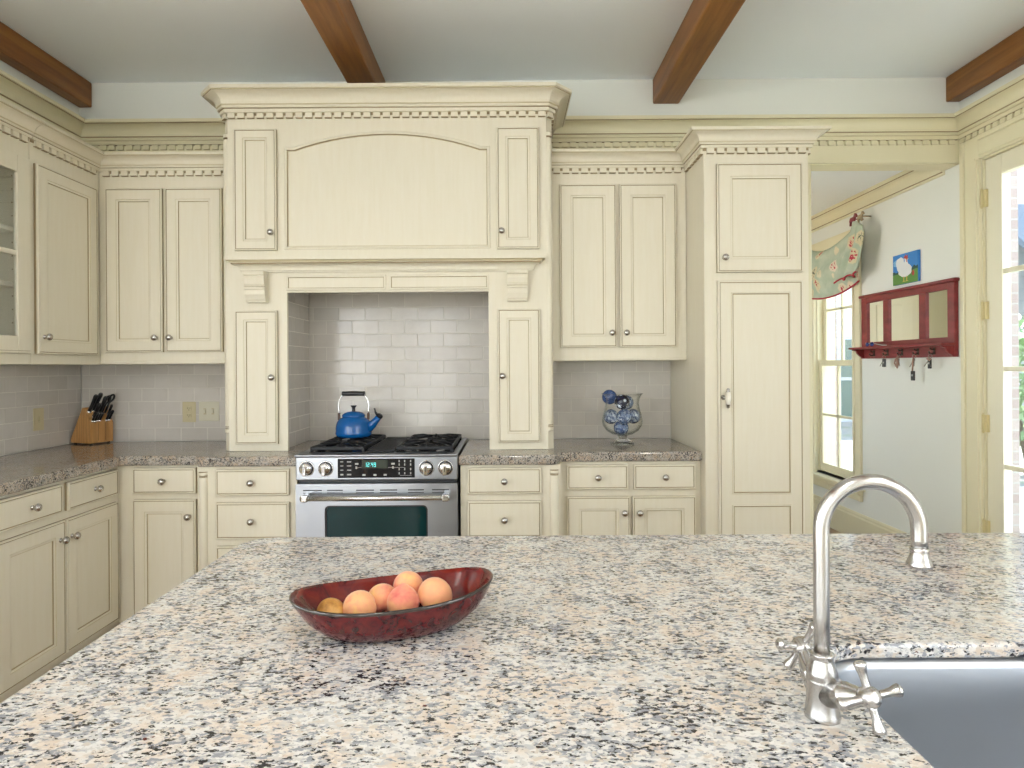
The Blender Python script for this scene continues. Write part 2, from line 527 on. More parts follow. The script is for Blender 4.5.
def dentil_run(mb, p, q, z0, h=.027, d=.013, w=.034, pitch=.049, s0=.0, s1=.0):
    p, q = Vector(p), Vector(q)
    dr = (q - p); L = dr.length; dr.normalize()
    M = Matrix.Translation((p.x, p.y, 0)) @ Matrix.Rotation(math.atan2(dr.y, dr.x), 4, 'Z')   # local x along, front = -y
    a, e = s0, L - s1
    n = max(1, int((e - a + (pitch - w)) / pitch)); st = a + ((e - a) - (n * pitch - (pitch - w))) / 2
    for k in range(n):
        x = st + k * pitch
        mb.box(x, x + w, -d, 0, z0 + .003, z0 + h, 0, M)
        mb.box(x, x + w, -d - .0006, 0, z0, z0 + .003, 1, M)  # thin dark underside: glaze and painted shadow line together
    mb.box(a, e, -.003, 0, z0 + h * .60, z0 + h, 1, M)  # dark strip paints the shade at the top of the gaps
    mb.box(a, e, -d - .0005, 0, z0 + h, z0 + h + .0025, 2, M)

# crown of the room: two runs either side of the hood
RC0 = 2.603
rp, rm = crown_profile(RC0 + .030, .117, .105)
HX = -0.606                                   # centre line of the hood
HL, HR = HX - .840, HX + .838
def room_crown(name, path, label):
    m = MB(); sweep_open(m, rp, path, rm)
    for i in range(len(path) - 1):
        dentil_run(m, path[i], path[i + 1], RC0, .028, .014, .034, .050, 0.02, 0.02)
    for i in range(len(path) - 1):
        segs = [(RC0 - .004 if path[i + 1][1] < 0 else 2.440, path[i], path[i + 1])]
        if path[i][1] == YB and path[i + 1] == (XR, YB):          # the wall stops at the opening
            segs = [(2.440, path[i], (1.50, YB)), (RC0 - .004, (1.50, YB), path[i + 1])]
        for zl, p, q in segs:
            sweep_open(m, [(0.0005, zl), (.004, zl), (.004, RC0 + .029), (0.0005, RC0 + .029)], [p, q], [0] * 4)
    return structure(name, m, TRIMG, label)
room_crown('trim_1', [(XL, 1.46), (XL, YB), (HL - .001, YB)], 'cream crown moulding with dentils left of the hood')
room_crown('trim_2', [(HR + .001, YB), (XR, YB), (XR, YR)], 'cream crown moulding with dentils right of the hood')
b = MB(); b.box(OPX - .02, XR - .001, YB - .016, YB - .0045, 2.500, RC0 - .001); b.box(OPX - .02, XR - .001, YB, YB + .12, 2.495, 2.508)
structure('trim_3', b, TRIMG, 'cream header board over the opening beside the pantry')
b = MB(); b.box(OPX - .09, OPX, YB - .02, YB, 0, 2.499, 0, None, .004); b.box(OPX, OPX + .012, YB - .02, YB + .12, 0, 2.494)
structure('trim_4', b, TRIMG, 'cream side casing of the opening beside the pantry')
# plain panelled door at the far end of the nook
b = MB(); b.box(1.35, 2.12, 6.165, 6.199, 0.005, 2.05, 0, None, .003)
for z0_, z1_ in ((.2, .95), (1.1, 1.9)):
    for x0_, x1_ in ((1.45, 1.70), (1.77, 2.02)): b.box(x0_, x1_, 6.158, 6.170, z0_, z1_, 0, None, .006)
for p, q in ((1.26, 1.35), (2.12, 2.21)): b.box(p, q, 6.175, 6.199, 0.0, 2.14, 0, None, .004)
b.box(1.26, 2.21, 6.175, 6.199, 2.05, 2.14, 0, None, .004)
structure('door_2', b, DOORP, 'cream panelled door at the end of the nook')
# crown of the nook
npf = [(0, 2.47), (.012, 2.47), (.012, 2.484), (.02, 2.488)] + cove(.022, 2.49, .07, 2.55, 5) + [(.075, 2.555), (.075, 2.58), (0, 2.58)]
b = MB(); sweep_open(b, npf, [(0.9, 6.2), (XR, 6.2), (XR, YB + .125)], [0, 0, 2, 0, 0, 0, 0, 0, 0, 2, 0, 0, 0, 0]); structure('trim_5', b, TRIMG)
def baseboard(name, path):
    pf = [(0, 0), (.018, 0), (.018, .175), (.013, .185), (.013, .198), (.006, .21), (0, .21)]
    m = MB(); sweep_open(m, pf, path, [0, 0, 0, 0, 0, 0, 0]); structure(name, m, TRIMG)
baseboard('baseboard_right', [(XR, 6.18), (XR, 3.69)])
baseboard('baseboard_nook', [(0.9, 6.2), (XR - .02, 6.2)])
baseboard('baseboard_rear', [(XR - .02, YR), (XF, YR)])

# ------------------------------------------------------------------ ceiling beams
def beam(x0, x1, label):
    m = MB(); m.box(x0, x1, YR + .002, YB - .002, 2.853, 2.999, 0, None, .009, 2)
    tag(m.build('ceiling_beam', BEAM, loc=((x0 + x1) / 2, YR, 2.853)), label, 'beam', 'ceiling beams', 'thing')
beam(XL + .001, -2.41, 'brown wooden ceiling beam along the wall over the glass-door cabinet')
beam(-.853, -.700, 'brown wooden ceiling beam that ends above the range hood')
beam(.852, 1.005, 'brown wooden ceiling beam that ends above the right upper cabinet')
beam(2.557, XR - .001, 'brown wooden ceiling beam along the wall over the glazed door')

# ------------------------------------------------------------------ doors, drawers, knobs
def rect(x0, x1, z0, z1, i, y):
    return [(x0 + i, y, z0 + i), (x1 - i, y, z0 + i), (x1 - i, y, z1 - i), (x0 + i, y, z1 - i)]

def ring_front(mb, x0, x1, z0, z1, yf, rings, M=None):
    """rings: (inset, depth behind yf, material of the strip leading here)"""
    lps = [rect(x0, x1, z0, z1, i, yf + d) for i, d, _ in rings]
    mb.loops(lps, mats=[r[2] for r in rings[1:]], cap0=True, cap1=True, M=M, capmat=0)

def door_rings(t=.02, s=.058):
    return [(0, t, 0), (0, .010, 1), (0, .003, 0), (.003, 0, 0), (.0058, 0, 0), (.0066, .002, 1), (.0094, .002, 1), (.0102, 0, 0),  # brown back half of the side edge paints the shadow gap
            (s, 0, 0), (s + .0015, .002, 2), (s + .0105, .0035, 0), (s + .012, .008, 1), (s + .0145, .008, 2)]
def slab_rings(t=.02):
    return [(0, t, 0), (0, .010, 1), (0, .003, 0), (.003, 0, 0), (.0075, 0, 0), (.0084, .0022, 1), (.0114, .0022, 1), (.0124, 0, 0)]  # drawer sides too: brown edge stands in for the shadow outline

def knob(parent, u, yf, z, M=None):
    m = MB()
    A = Matrix.Translation((u, yf, z)) @ Matrix.Rotation(PI / 2, 4, 'X')     # local z -> -y
    if M: A = M @ A
    pr = [(0, 0), (.010, 0), (.010, .002), (.006, .004), (.0055, .012)]
    pr += [(.0165 * math.sin(a), .0235 - .0125 * math.cos(a)) for a in [PI * k / 9 for k in range(2, 10)]]
    m.lathe(pr, 16, A)
    o = m.build('knob', PEWTER, parent)
    o['label'] = 'round pewter knob'
    return o

def door(parent, x0, x1, z0, z1, yf, kn=None, M=None, s=.058, name='door'):
    m = MB(); ring_front(m, x0, x1, z0, z1, yf, door_rings(s=s), M)
    o = m.build(name, CAB, parent)
    if kn: knob(o, kn[0], yf, kn[1], M)
    return o

def drawer(parent, x0, x1, z0, z1, yf, M=None, kn=True):
    m = MB(); ring_front(m, x0, x1, z0, z1, yf, slab_rings(), M)
    o = m.build('drawer', CAB, parent)
    if kn: knob(o, (x0 + x1) / 2, yf, (z0 + z1) / 2, M)
    return o

DZ = 2.347                                     # underside of the cabinets' dentil band
cp, cm = crown_profile(DZ + .028, .078, .077)
def cab_crown(parent, path, m0=None, m1=None, ends=None):
    m = MB(); sweep_open(m, cp, path, cm, m0, m1); m.build('crown_moulding', CAB, parent)
    m = MB()
    for i in range(len(path) - 1):
        s0, s1 = ends[i] if ends else (.004, .004)
        dentil_run(m, path[i], path[i + 1], DZ, s0=s0, s1=s1)
    m.build('dentil_band', CAB, parent)

CT0, CT1 = .864, .912                          # granite: underside, top

# ------------------------------------------------------------------ upper cabinets
UF = 3.38
g = 'upper wall cabinets'
t = thing('upper_cabinet', (-1.80, UF, 1.357), 'cream two-door upper cabinet on the back wall left of the hood', 'cabinet', g)
b = MB(); b.box(-2.153, HL - .003, UF, YB - .002, 1.357, 2.440); b.build('cabinet_body', CAB, t)
door(t, -2.112, -1.815, 1.420, 2.281, UF - .021, (-1.845, 1.495))
door(t, -1.797, -1.500, 1.420, 2.281, UF - .021, (-1.768, 1.495))
cab_crown(t, [(-2.154, UF), (HL - .003, UF)], m0=(1, -1), ends=[(.02, .004)])
b = MB(); b.box(-2.153, HL - .003, UF - .006, UF, 1.357, 1.372, 0, None, .003); b.build('bottom_rail', CAB, t)

t = thing('upper_cabinet', (.585, UF, 1.360), 'cream two-door upper cabinet between the hood and the pantry', 'cabinet', g)
b = MB(); b.box(HR + .003, .944, UF, YB - .002, 1.360, 2.440); b.build('cabinet_body', CAB, t)
door(t, .277, .574, 1.430, 2.287, UF - .021, (.545, 1.505))
door(t, .592, .889, 1.430, 2.287, UF - .021, (.621, 1.505))
cab_crown(t, [(HR + .003, UF), (.944, UF)], m1=(-1, -1), ends=[(.004, .02)])
b = MB(); b.box(HR + .003, .944, UF - .006, UF, 1.360, 1.375, 0, None, .003); b.build('bottom_rail', CAB, t)

LF = 2.155                                     # left wall uppers: local y of the face
t = thing('upper_cabinet', (-LF, 3.1, 1.357), 'cream single-door upper cabinet on the left wall beside the glass-door one', 'cabinet', g)
b = MB(); b.box(2.889, UF - .001, LF, -XL - .002, 1.357, 2.440, 0, ROT90); b.box(UF - .001, YB - .002, LF + .003, -XL - .002, 1.357, 2.440, 0, ROT90); b.build('cabinet_body', CAB, t)
door(t, 2.912, 3.337, 1.405, 2.272, LF - .021, (2.948, 1.482), ROT90)
cab_crown(t, [(-LF, 2.889), (-LF, UF + .001)], m1=(1, -1), ends=[(.004, .02)])

t = thing('glass_door_cabinet', (-LF, 2.6, 1.357), 'cream glass-door upper cabinet with shelves at the photo\'s left edge', 'cabinet', g)
b = MB()
y0, y1 = 2.415, 2.886
b.box(y0, y0 + .018, LF, 2.488, 1.357, 2.440, 0, ROT90); b.box(y1 - .018, y1, LF, 2.488, 1.357, 2.440, 0, ROT90)
b.box(y0 + .018, y1 - .018, LF, 2.488, 1.357, 1.425, 0, ROT90); b.box(y0 + .018, y1 - .018, LF, 2.488, 2.255, 2.440, 0, ROT90)
b.box(y0 + .018, y1 - .018, 2.476, 2.488, 1.425, 2.255, 0, ROT90)
for z in (1.48 + .06 * k for k in range(13)):
    b.box(y1 - .0185, y1 - .0178, LF + .06, LF + .066, z, z + .006, 1, ROT90)
b.build('cabinet_body', CAB, t)
for z in (1.70, 1.945):
    b = MB(); b.box(y0 + .019, y1 - .02, LF + .03, 2.474, z, z + .02, 0, ROT90, .003); b.build('shelf', CAB, t)
d0, d1, z0, z1, s = 2.436, 2.866, 1.405, 2.272, .075
b = MB()
b.box(d0, d0 + s, LF - .021, LF - .001, z0, z1, 0, ROT90, .003); b.box(d1 - s, d1, LF - .021, LF - .001, z0, z1, 0, ROT90, .003)
b.box(d0 + s, d1 - s, LF - .021, LF - .001, z0, z0 + s, 0, ROT90, .002); b.box(d0 + s, d1 - s, LF - .021, LF - .001, z1 - s, z1, 0, ROT90, .002)
b.box(d0 + s, d1 - s, LF - .017, LF - .004, 1.832, 1.854, 0, ROT90, .004); 
b.box((d0 + d1) / 2 - .011, (d0 + d1) / 2 + .011, LF - .017, LF - .004, z0 + s, z1 - s, 0, ROT90, .004)
b.box(d0 + .006, d1 - .006, LF - .0215, LF - .0205, z0 + .010, z0 + .012, 1, ROT90)
dr = b.build('glass_door', CAB, t)
b = MB(); b.box(d0 + s - .005, d1 - s + .005, LF - .012, LF - .009, z0 + s - .005, z1 - s + .005, 0, ROT90)
o = b.build('pane', PANE, dr); o['label'] = 'clear glass pane'
knob(dr, 2.462, LF - .021, 1.482, ROT90)
cab_crown(t, [(-LF, 2.415), (-LF, 2.886)])

# ------------------------------------------------------------------ pantry
PF = 3.08
t = thing('pantry_cabinet', (1.19, PF, 0), 'tall cream pantry cabinet with upper and lower door beside the opening', 'cabinet')
b = MB(); b.box(.947, 1.450, PF, YB - .003, 0.10, 2.440); b.box(.957, 1.440, PF + .06, YB - .003, 0, .10)
b.box(.950, .990, PF - .002, PF, .10, 2.34, 0); b.build('cabinet_body', CAB, t)
o = door(t, 1.006, 1.414, 1.777, 2.298, PF - .021, (1.037, 1.845), s=.062)
b = MB(); x0, x1, z0, z1 = 1.006, 1.414, .13, 1.737
yf = PF - .021
ring_front(b, x0, x1, z0, z1, yf, [(0, .02, 0), (0, .003, 0), (.003, 0, 0), (.0085, 0, 0), (.0095, .002, 1), (.0125, .002, 1), (.0135, 0, 0), (.0145, .0, 0)])
# two framed panels of the tall door: raised stiles and rails around sunk fields
for za, zb in ((.715, 1.68), (.19, .665)):
    ring_front(b, x0 + .062, x1 - .062, za, zb, yf - .0005, [(-.003, .0006, 0), (-.002, .0, 0), (.0, 0, 0), (.0015, -.002, 2), (.006, -.003, 0), (.010, .0002, 1), (.012, .0002, 2)])
o = b.build('door', CAB, t)
m = MB()                                       # porcelain bar pull
hx, hz = 1.044, 1.175
A = TR(hx, yf - .022, hz)
m.lathe([(0, -.048), (.005, -.047), (.0085, -.042), (.006, -.035), (.009, -.034), (.009, -.030)], 14, A, [1] * 5)
m.lathe([(.009, -.030), (.0112, -.029), (.0122, -.012), (.0135, -.010), (.0135, .010), (.0122, .012), (.0112, .029), (.009, .030)], 14, A, [0] * 7)
m.lathe([(.009, .030), (.009, .034), (.006, .035), (.0085, .042), (.005, .047), (0, .048)], 14, A, [1] * 5)
m.tube([(hx, yf, hz + .032), (hx, yf - .022, hz + .032)], .004, 10, 1); m.tube([(hx, yf, hz - .032), (hx, yf - .022, hz - .032)], .004, 10, 1)
m.lathe([(0, 0), (.012, 0), (.012, .003), (.005, .005), (.005, .014), (.009, .017), (0, .02)], 14, Matrix.Translation((hx - .017, yf, hz + .003)) @ Matrix.Rotation(PI / 2, 4, 'X'), [1] * 6)
h = m.build('handle', [PORC, PEWTER], o); h['label'] = 'white porcelain bar pull with pewter ends'
cab_crown(t, [(.946, UF), (.946, PF), (1.450, PF), (1.450, YB - .003)], m0=(-1, -1), ends=[(.02, .0), (.0, .0), (.0, .12)])

# ------------------------------------------------------------------ hood cabinet over the range
HF = 3.24
t = thing('range_hood_cabinet', (HX, HF, CT1), 'large cream hood cabinet with arched panel standing over the range', 'range hood')
def canted(s0, s1, yb, z0, z1, y0=HF):
    """plan outline of the hood between x offsets s0..s1 with canted front corners where it reaches the full width"""
    pts = []
    pts.append((HX + s0, yb))
    if abs(s0) > .83: pts += [(HX + s0, y0 + .032), (HX + s0 + .030, y0)]
    else: pts.append((HX + s0, y0))
    if abs(s1) > .83: pts += [(HX + s1 - .030, y0), (HX + s1, y0 + .032)]
    else: pts.append((HX + s1, y0))
    pts.append((HX + s1, yb))
    return [[(x, y, z0) for x, y in pts], [(x, y, z1) for x, y in pts]]
b = MB(); BK = YB - .004
b.loops(canted(-.837, -.556, BK, CT1 + .001, 1.90)); b.loops(canted(.556, .837, BK, CT1 + .001, 1.90))
b.box(HX - .556, HX - .510, HF, HF + .02, CT1 + .001, 1.90); b.box(HX + .510, HX + .556, HF, HF + .02, CT1 + .001, 1.90)
b.box(HX - .510, HX + .510, HF, HF + .02, 1.714, 1.90)
b.loops(canted(-.837, .837, BK, 1.90, 2.690, HF + .012))
b.build('cabinet_body', CAB, t)

def plate_with_hole(mb, outer, inner, d0, d1, mi=0, axis='y', M=None):
    """flat plate (outline and hole in 2-D) with thickness along axis"""
    bb = bmesh.new(); es = []
    for lp in (outer, inner):
        vs = [bb.verts.new((p[0], d0, p[1]) if axis == 'y' else (p[0], p[1], d0)) for p in lp]
        es += [bb.edges.new((vs[i], vs[(i + 1) % len(vs)])) for i in range(len(vs))]
    r = bmesh.ops.triangle_fill(bb, use_beauty=True, use_dissolve=False, edges=es)
    fs = [f for f in r['geom'] if isinstance(f, bmesh.types.BMFace)]
    e = bmesh.ops.extrude_face_region(bb, geom=fs)
    for v in e['geom']:
        if isinstance(v, bmesh.types.BMVert):
            if axis == 'y': v.co.y = d1
            else: v.co.z = d1
    mb.merge(bb, mi, M)

def arch(i, y=None):
    a, zb, zs, za, sh = .518 - i, 1.935 + i, 2.446 - i, 2.525 - i, .476 - i * .6
    pts = [(-a, zb), (a, zb), (a, zs), (sh, zs)]
    n = 20
    rise = za - zs; rad = (sh * sh + rise * rise) / (2 * rise); cz = za - rad
    a0 = math.asin(sh / rad)
    for k in range(1, n):
        q = a0 - 2 * a0 * k / n
        pts.append((rad * math.sin(q), cz + rad * math.cos(q)))
    pts += [(-sh, zs), (-a, zs)]
    pts = [(HX + x, z) for x, z in pts]
    return pts if y is None else [(x, y, z) for x, z in pts]
b = MB(); plate_with_hole(b, [(HX - .807, 1.90), (HX + .807, 1.90), (HX + .807, 2.690), (HX - .807, 2.690)], arch(.004), HF, HF + .012)
b.build('front_board', CAB, t)
b = MB()
rg = [(-.004, .002, 0), (-.003, -.002, 1), (.004, -.006, 0), (.011, -.002, 0), (.013, .0085, 1), (.016, .0088, 2)]
b.loops([arch(i, HF + d) for i, d, _ in rg], mats=[r[2] for r in rg[1:]], cap0=False, cap1=True, capmat=0)
b.build('arched_panel', CAB, t)
for sx in (-1, 1):
    ax, bx_ = sorted((HX + sx * .556, HX + sx * .768))
    kx = bx_ - .022 if sx < 0 else ax + .022
    door(t, ax, bx_, 1.926, 2.537, HF - .021, (kx, 2.012), s=.045)
    door(t, ax, bx_, .950, 1.622, HF - .021, (kx, 1.285), s=.045)
    # rounded corner column between two carved stops
    b = MB(); cx, cy = HX + sx * .8145, HF + .0215
    b.lathe([(.0, 1.034), (.019, 1.034), (.021, 1.038), (.021, 2.492), (.019, 2.496), (0, 2.496)], 20, TR(cx, cy, 0), [0, 1, 0, 1, 0])
    for z in (1.004, 2.500):
        b.lathe([(0, z), (.0205, z), (.0214, z + .002), (.0214, z + .020), (.0205, z + .022), (0, z + .022)], 20, TR(cx, cy, 0), [1, 1, 0, 1, 1])
    b.build('corner_column', CAB, t)
    # corbel under the mantel shelf
    b = MB()
    pr = [(0, 1.814), (.066, 1.814), (.066, 1.797), (.058, 1.792), (.061, 1.775), (.057, 1.752), (.050, 1.741), (.050, 1.737), (.054, 1.735), (.054, 1.727), (.048, 1.723), (.047, 1.700), (.040, 1.676), (.034, 1.668), (.034, 1.662), (0, 1.662)]
    c0, c1 = HX + sx * .655 - .050, HX + sx * .655 + .050
    n = len(pr)
    lp = [[(x, HF - o, z) for o, z in pr] for x in (c0, c1)]
    b.loops(lp, mats=[0]); 
    b.box(c0 - .001, c1 + .001, HF - .0505, HF - .045, 1.737, 1.7395, 1); b.box(c0 - .001, c1 + .001, HF - .0662, HF - .05, 1.7955, 1.7975, 2)
    b.build('corbel', CAB, t)
for a, c in ((-.512, -.008), (.008, .512)):
    b = MB(); ring_front(b, HX + a, HX + c, 1.724, 1.800, HF - .001, [(0, .003, 0), (0, -.004, 2), (.003, -.007, 0), (.010, -.007, 0), (.012, -.003, 1), (.014, -.003, 2)])
    b.build('frieze_panel', CAB, t)
mp = [(0, 1.815), (.012, 1.815), (.012, 1.822), (.016, 1.822)] + cove(.018, 1.824, .046, 1.852, 5) + [(.050, 1.852), (.050, 1.858), (.056, 1.860), (.058, 1.868), (.072, 1.869), (.072, 1.886), (0, 1.886)]
mm = [0, 0, 1, 0] + [0] * 5 + [1, 1, 0, 2, 2, 0, 0, 0]
b = MB(); sweep_open(b, mp, [(HX - .722, HF - .0005), (HX - .722, HF - .004), (HX + .722, HF - .004), (HX + .722, HF - .0005)], (mm + [0] * 4)[:len(mp)])
b.build('mantel_shelf', CAB, t)
hp, hm = crown_profile(2.621, .107, .100)
pa = [(HX - .837, BK), (HX - .837, HF + .032), (HX - .807, HF), (HX + .807, HF), (HX + .837, HF + .032), (HX + .837, BK)]
b = MB(); sweep_open(b, hp, pa, hm); b.build('crown_moulding', CAB, t)
b = MB()
for i in range(5):
    dentil_run(b, pa[i], pa[i + 1], 2.593, s0=.0 if i != 2 else .004, s1=.0 if i != 2 else .004, pitch=.049 if i not in (1, 3) else .06)
b.build('dentil_band', CAB, t)

# ------------------------------------------------------------------ base cabinets
g = 'base cabinets'
def toe(b, x0, x1, yf, yb, M=None):
    b.box(x0, x1, yf, yb, .10, CT0 - .001, 0, M); b.box(x0 + .01, x1 - .01, yf + .06, yb, 0, .10, 0, M)
def column_post(parent, cx, cy):
    b = MB()
    b.lathe([(0, .13), (.019, .13), (.021, .134), (.021, .812), (.019, .816), (0, .816)], 18, TR(cx, cy, 0), [0, 1, 0, 1, 0])
    for z in (.104, .818):
        b.lathe([(0, z), (.0205, z), (.0220, z + .003), (.0220, z + .017), (.0205, z + .02), (0, z + .02)], 18, TR(cx, cy, 0), [1, 1, 0, 1, 1])
    b.build('corner_column', CAB, parent)

BF = 1.905
for (a0, a1, lab) in ((2.337, 3.098, 'cream base cabinet along the left wall with two drawers over two doors'),
                      (1.56, 2.335, 'cream base cabinet nearest the camera along the left wall')):
    t = thing('base_cabinet', (-BF, (a0 + a1) / 2, 0), lab, 'cabinet', g)
    b = MB(); toe(b, a0, a1 if a1 < 3 else YB - .002, BF, -XL - .002, ROT90); b.build('cabinet_body', CAB, t)
    m_ = (2.705 + 2.742) / 2 if a1 > 3 else (a0 + a1) / 2
    e1 = 3.092 if a1 > 3 else a1 - .018
    e0 = a0 + .018
    drawer(t, e0, m_ - .0185, .727, .848, BF - .021, ROT90); drawer(t, m_ + .0185, e1, .727, .848, BF - .021, ROT90)
    door(t, e0, m_ - .004, .125, .692, BF - .021, (m_ - .035, .615), ROT90); door(t, m_ + .004, e1, .125, .692, BF - .021, (m_ + .035, .615), ROT90)

t = thing('base_cabinet', (-1.69, 3.115, 0), 'cream base cabinet in the left corner with one drawer over one door', 'cabinet', g)
b = MB(); toe(b, -1.903, -1.492, 3.115, YB - .002); b.build('cabinet_body', CAB, t)
drawer(t, -1.822, -1.516, .727, .852, 3.094); door(t, -1.822, -1.516, .125, .699, 3.094, (-1.545, .618))

t = thing('base_cabinet', (-1.24, 3.065, 0), 'cream three-drawer base cabinet left of the range', 'cabinet', g)
b = MB(); toe(b, -1.490, -1.014, 3.065, YB - .002); b.build('cabinet_body', CAB, t)
drawer(t, -1.397, -1.047, .726, .850, 3.044); drawer(t, -1.397, -1.047, .518, .692, 3.044); drawer(t, -1.397, -1.047, .13, .484, 3.044)
column_post(t, -1.462, 3.068)

t = thing('base_cabinet', (.0, 3.065, 0), 'cream three-drawer base cabinet right of the range', 'cabinet', g)
b = MB(); toe(b, -.231, .248, 3.065, YB - .002); b.build('cabinet_body', CAB, t)
drawer(t, -.197, .155, .726, .850, 3.044); drawer(t, -.197, .155, .518, .692, 3.044); drawer(t, -.197, .155, .13, .484, 3.044)
column_post(t, .218, 3.068)

t = thing('base_cabinet', (.6, 3.150, 0), 'cream base cabinet with two drawers over two doors beside the pantry', 'cabinet', g)
b = MB(); toe(b, .250, .945, 3.150, YB - .002); b.build('cabinet_body', CAB, t)
drawer(t, .285, .585, .727, .848, 3.129); drawer(t, .612, .915, .727, .848, 3.129)
door(t, .285, .594, .125, .692, 3.129, (.563, .615)); door(t, .606, .915, .125, .692, 3.129, (.637, .615))

# ------------------------------------------------------------------ countertops
def slab(name, outline, z0, z1, label, cat, hole=None, bev=.010, group=None, gm=None):
    bb = bmesh.new(); es = []
    for lp in [outline] + ([hole] if hole else []):
        vs = [bb.verts.new((x, y, z0)) for x, y in lp]
        es += [bb.edges.new((vs[i], vs[(i + 1) % len(vs)])) for i in range(len(vs))]
    r = bmesh.ops.triangle_fill(bb, use_beauty=True, use_dissolve=True, edges=es)
    fs = [f for f in r['geom'] if isinstance(f, bmesh.types.BMFace)]
    e = bmesh.ops.extrude_face_region(bb, geom=fs)
    for v in e['geom']:
        if isinstance(v, bmesh.types.BMVert): v.co.z = z1
    bmesh.ops.recalc_face_normals(bb, faces=bb.faces[:])
    ed = [x for x in bb.edges if len(x.link_faces) == 2 and x.calc_face_angle(0) > .5 and abs(x.verts[0].co.z - x.verts[1].co.z) < 1e-5]
    bmesh.ops.bevel(bb, geom=ed, offset=bev, segments=3, affect='EDGES', profile=0.5, clamp_overlap=True)
    for f in bb.faces: f.smooth = False
    m = MB(); m.merge(bb)
    cx = sum(p[0] for p in outline) / len(outline); cy = sum(p[1] for p in outline) / len(outline)
    return tag(m.build(name, gm or GRAN, loc=(cx, cy, z0)), label, cat, group)
def fillet(pts, rads, n=6):
    out = []
    for i, p in enumerate(pts):
        r = rads[i]
        if r <= 0: out.append(p); continue
        P = Vector(p); a = (Vector(pts[i - 1]) - P).normalized(); c = (Vector(pts[(i + 1) % len(pts)]) - P).normalized()
        s = P + a * r; e = P + c * r; ctr = P + (a + c) * r
        a0 = math.atan2(s.y - ctr.y, s.x - ctr.x); a1 = math.atan2(e.y - ctr.y, e.x - ctr.x)
        dlt = (a1 - a0 + PI) % (2 * PI) - PI
        out += [(ctr.x + r * math.cos(a0 + dlt * k / n), ctr.y + r * math.sin(a0 + dlt * k / n)) for k in range(n + 1)]
    return out
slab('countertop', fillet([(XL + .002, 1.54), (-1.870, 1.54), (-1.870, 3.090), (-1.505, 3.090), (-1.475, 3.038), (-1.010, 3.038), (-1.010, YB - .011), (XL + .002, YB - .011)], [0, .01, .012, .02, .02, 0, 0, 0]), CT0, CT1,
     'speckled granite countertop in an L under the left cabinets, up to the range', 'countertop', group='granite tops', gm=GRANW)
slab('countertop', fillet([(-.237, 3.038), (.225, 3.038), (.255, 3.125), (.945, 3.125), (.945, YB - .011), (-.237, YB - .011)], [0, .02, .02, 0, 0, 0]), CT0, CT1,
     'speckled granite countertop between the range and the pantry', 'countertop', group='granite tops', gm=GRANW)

# ------------------------------------------------------------------ tile backsplash
def tiles(name, u0, u1, z0, z1, yw, M, label, off=0.0, key=0):
    """running bond of bevelled tiles on a plane (local u, z; front faces -y)"""
    rr = random.Random(100 + key)
    m = MB(); W, H, G = .149, .074, .003
    m.box(u0, u1, yw - .0074, yw, z0, z1, 1, M)
    row = 0; z = z0
    while z < z1 - .004:
        ze = min(z + H, z1)
        u = u0 - (.5 * (W + G) if row % 2 else 0) - off
        while u < u1:
            a, c = max(u, u0 + .0005), min(u + W, u1 - .0005)
            if c - a > .008:
                e = .0016; j = [rr.uniform(-.0007, .0007) for _ in range(4)]
                f = yw - .0085
                base = [(a, yw - .004, z), (c, yw - .004, z), (c, yw - .004, ze), (a, yw - .004, ze)]
                top = [(a + e, f + j[0], z + e), (c - e, f + j[1], z + e), (c - e, f + j[0] + j[2] * .6, ze - e), (a + e, f + j[3], ze - e)]
                m.loops([base, top], mats=[0], cap0=False, cap1=True, M=M)
            u += W + G
        row += 1; z += H + G
    return structure(name, m, [TILE, GROUT], label)
tiles('backsplash_tile', XL + .012, HL - .004, CT1 + .001, 1.356, YB - .001, None, 'pale subway tile on the back wall under the left upper cabinet', .03, 1)
tiles('backsplash_tile', HX - .549, HX + .549, CT1 + .001, 1.895, YB - .001, None, 'pale subway tile behind the range', .05, 2)
tiles('backsplash_tile', HR + .004, .945, CT1 + .001, 1.359, YB - .001, None, 'pale subway tile on the back wall under the right upper cabinet', .02, 3)
tiles('backsplash_tile', 1.56, YB - .010, CT1 + .001, 1.356, -XL - .001, ROT90, 'pale subway tile on the left wall', .08, 4)
tiles('backsplash_tile', HF + .022, YB - .011, CT1 + .001, 1.895, -(HX - .5555), ROT90, 'pale subway tile on the left side of the cooking alcove', .1, 5)
tiles('backsplash_tile', -(YB - .011), -(HF + .022), CT1 + .001, 1.895, HX + .5555, Matrix.Rotation(-PI / 2, 4, 'Z'), 'pale subway tile on the right side of the cooking alcove', .1, 6)

# outlets and switches
def wall_plate(name, u, z, w, h, yf, M, m, label, cat, kind):
    t = thing(name, (M @ Vector((u, yf, z)) if M else (u, yf, z)), label, cat)
    b = MB(); b.box(u - w / 2, u + w / 2, yf - .005, yf, z - h / 2, z + h / 2, 0, M, .003); b.build('cover_plate', m, t)
    if kind == 'outlet':
        for dz in (-.020, .020):
            b = MB(); b.box(u - .016, u + .016, yf - .0075, yf - .004, z + dz - .014, z + dz + .014, 0, M, .003)
            for dx in (-.006, .006): b.box(u + dx - .001, u + dx + .001, yf - .0078, yf - .007, z + dz - .002, z + dz + .007, 1, M)
            b.box(u - .002, u + .002, yf - .0078, yf - .007, z + dz - .010, z + dz - .006, 1, M)
            b.build('socket', [m, BLACK], t)
    else:
        for dx in ([-.023, .023] if kind == 'double' else [0]):
            b = MB(); b.box(u + dx - .005, u + dx + .005, yf - .013, yf - .004, z - .010, z + .012, 0, M, .002); b.box(u + dx - .008, u + dx + .008, yf - .0056, yf - .0045, z - .018, z + .018, 1, M)
            b.build('switch_toggle', [m, TAN], t)
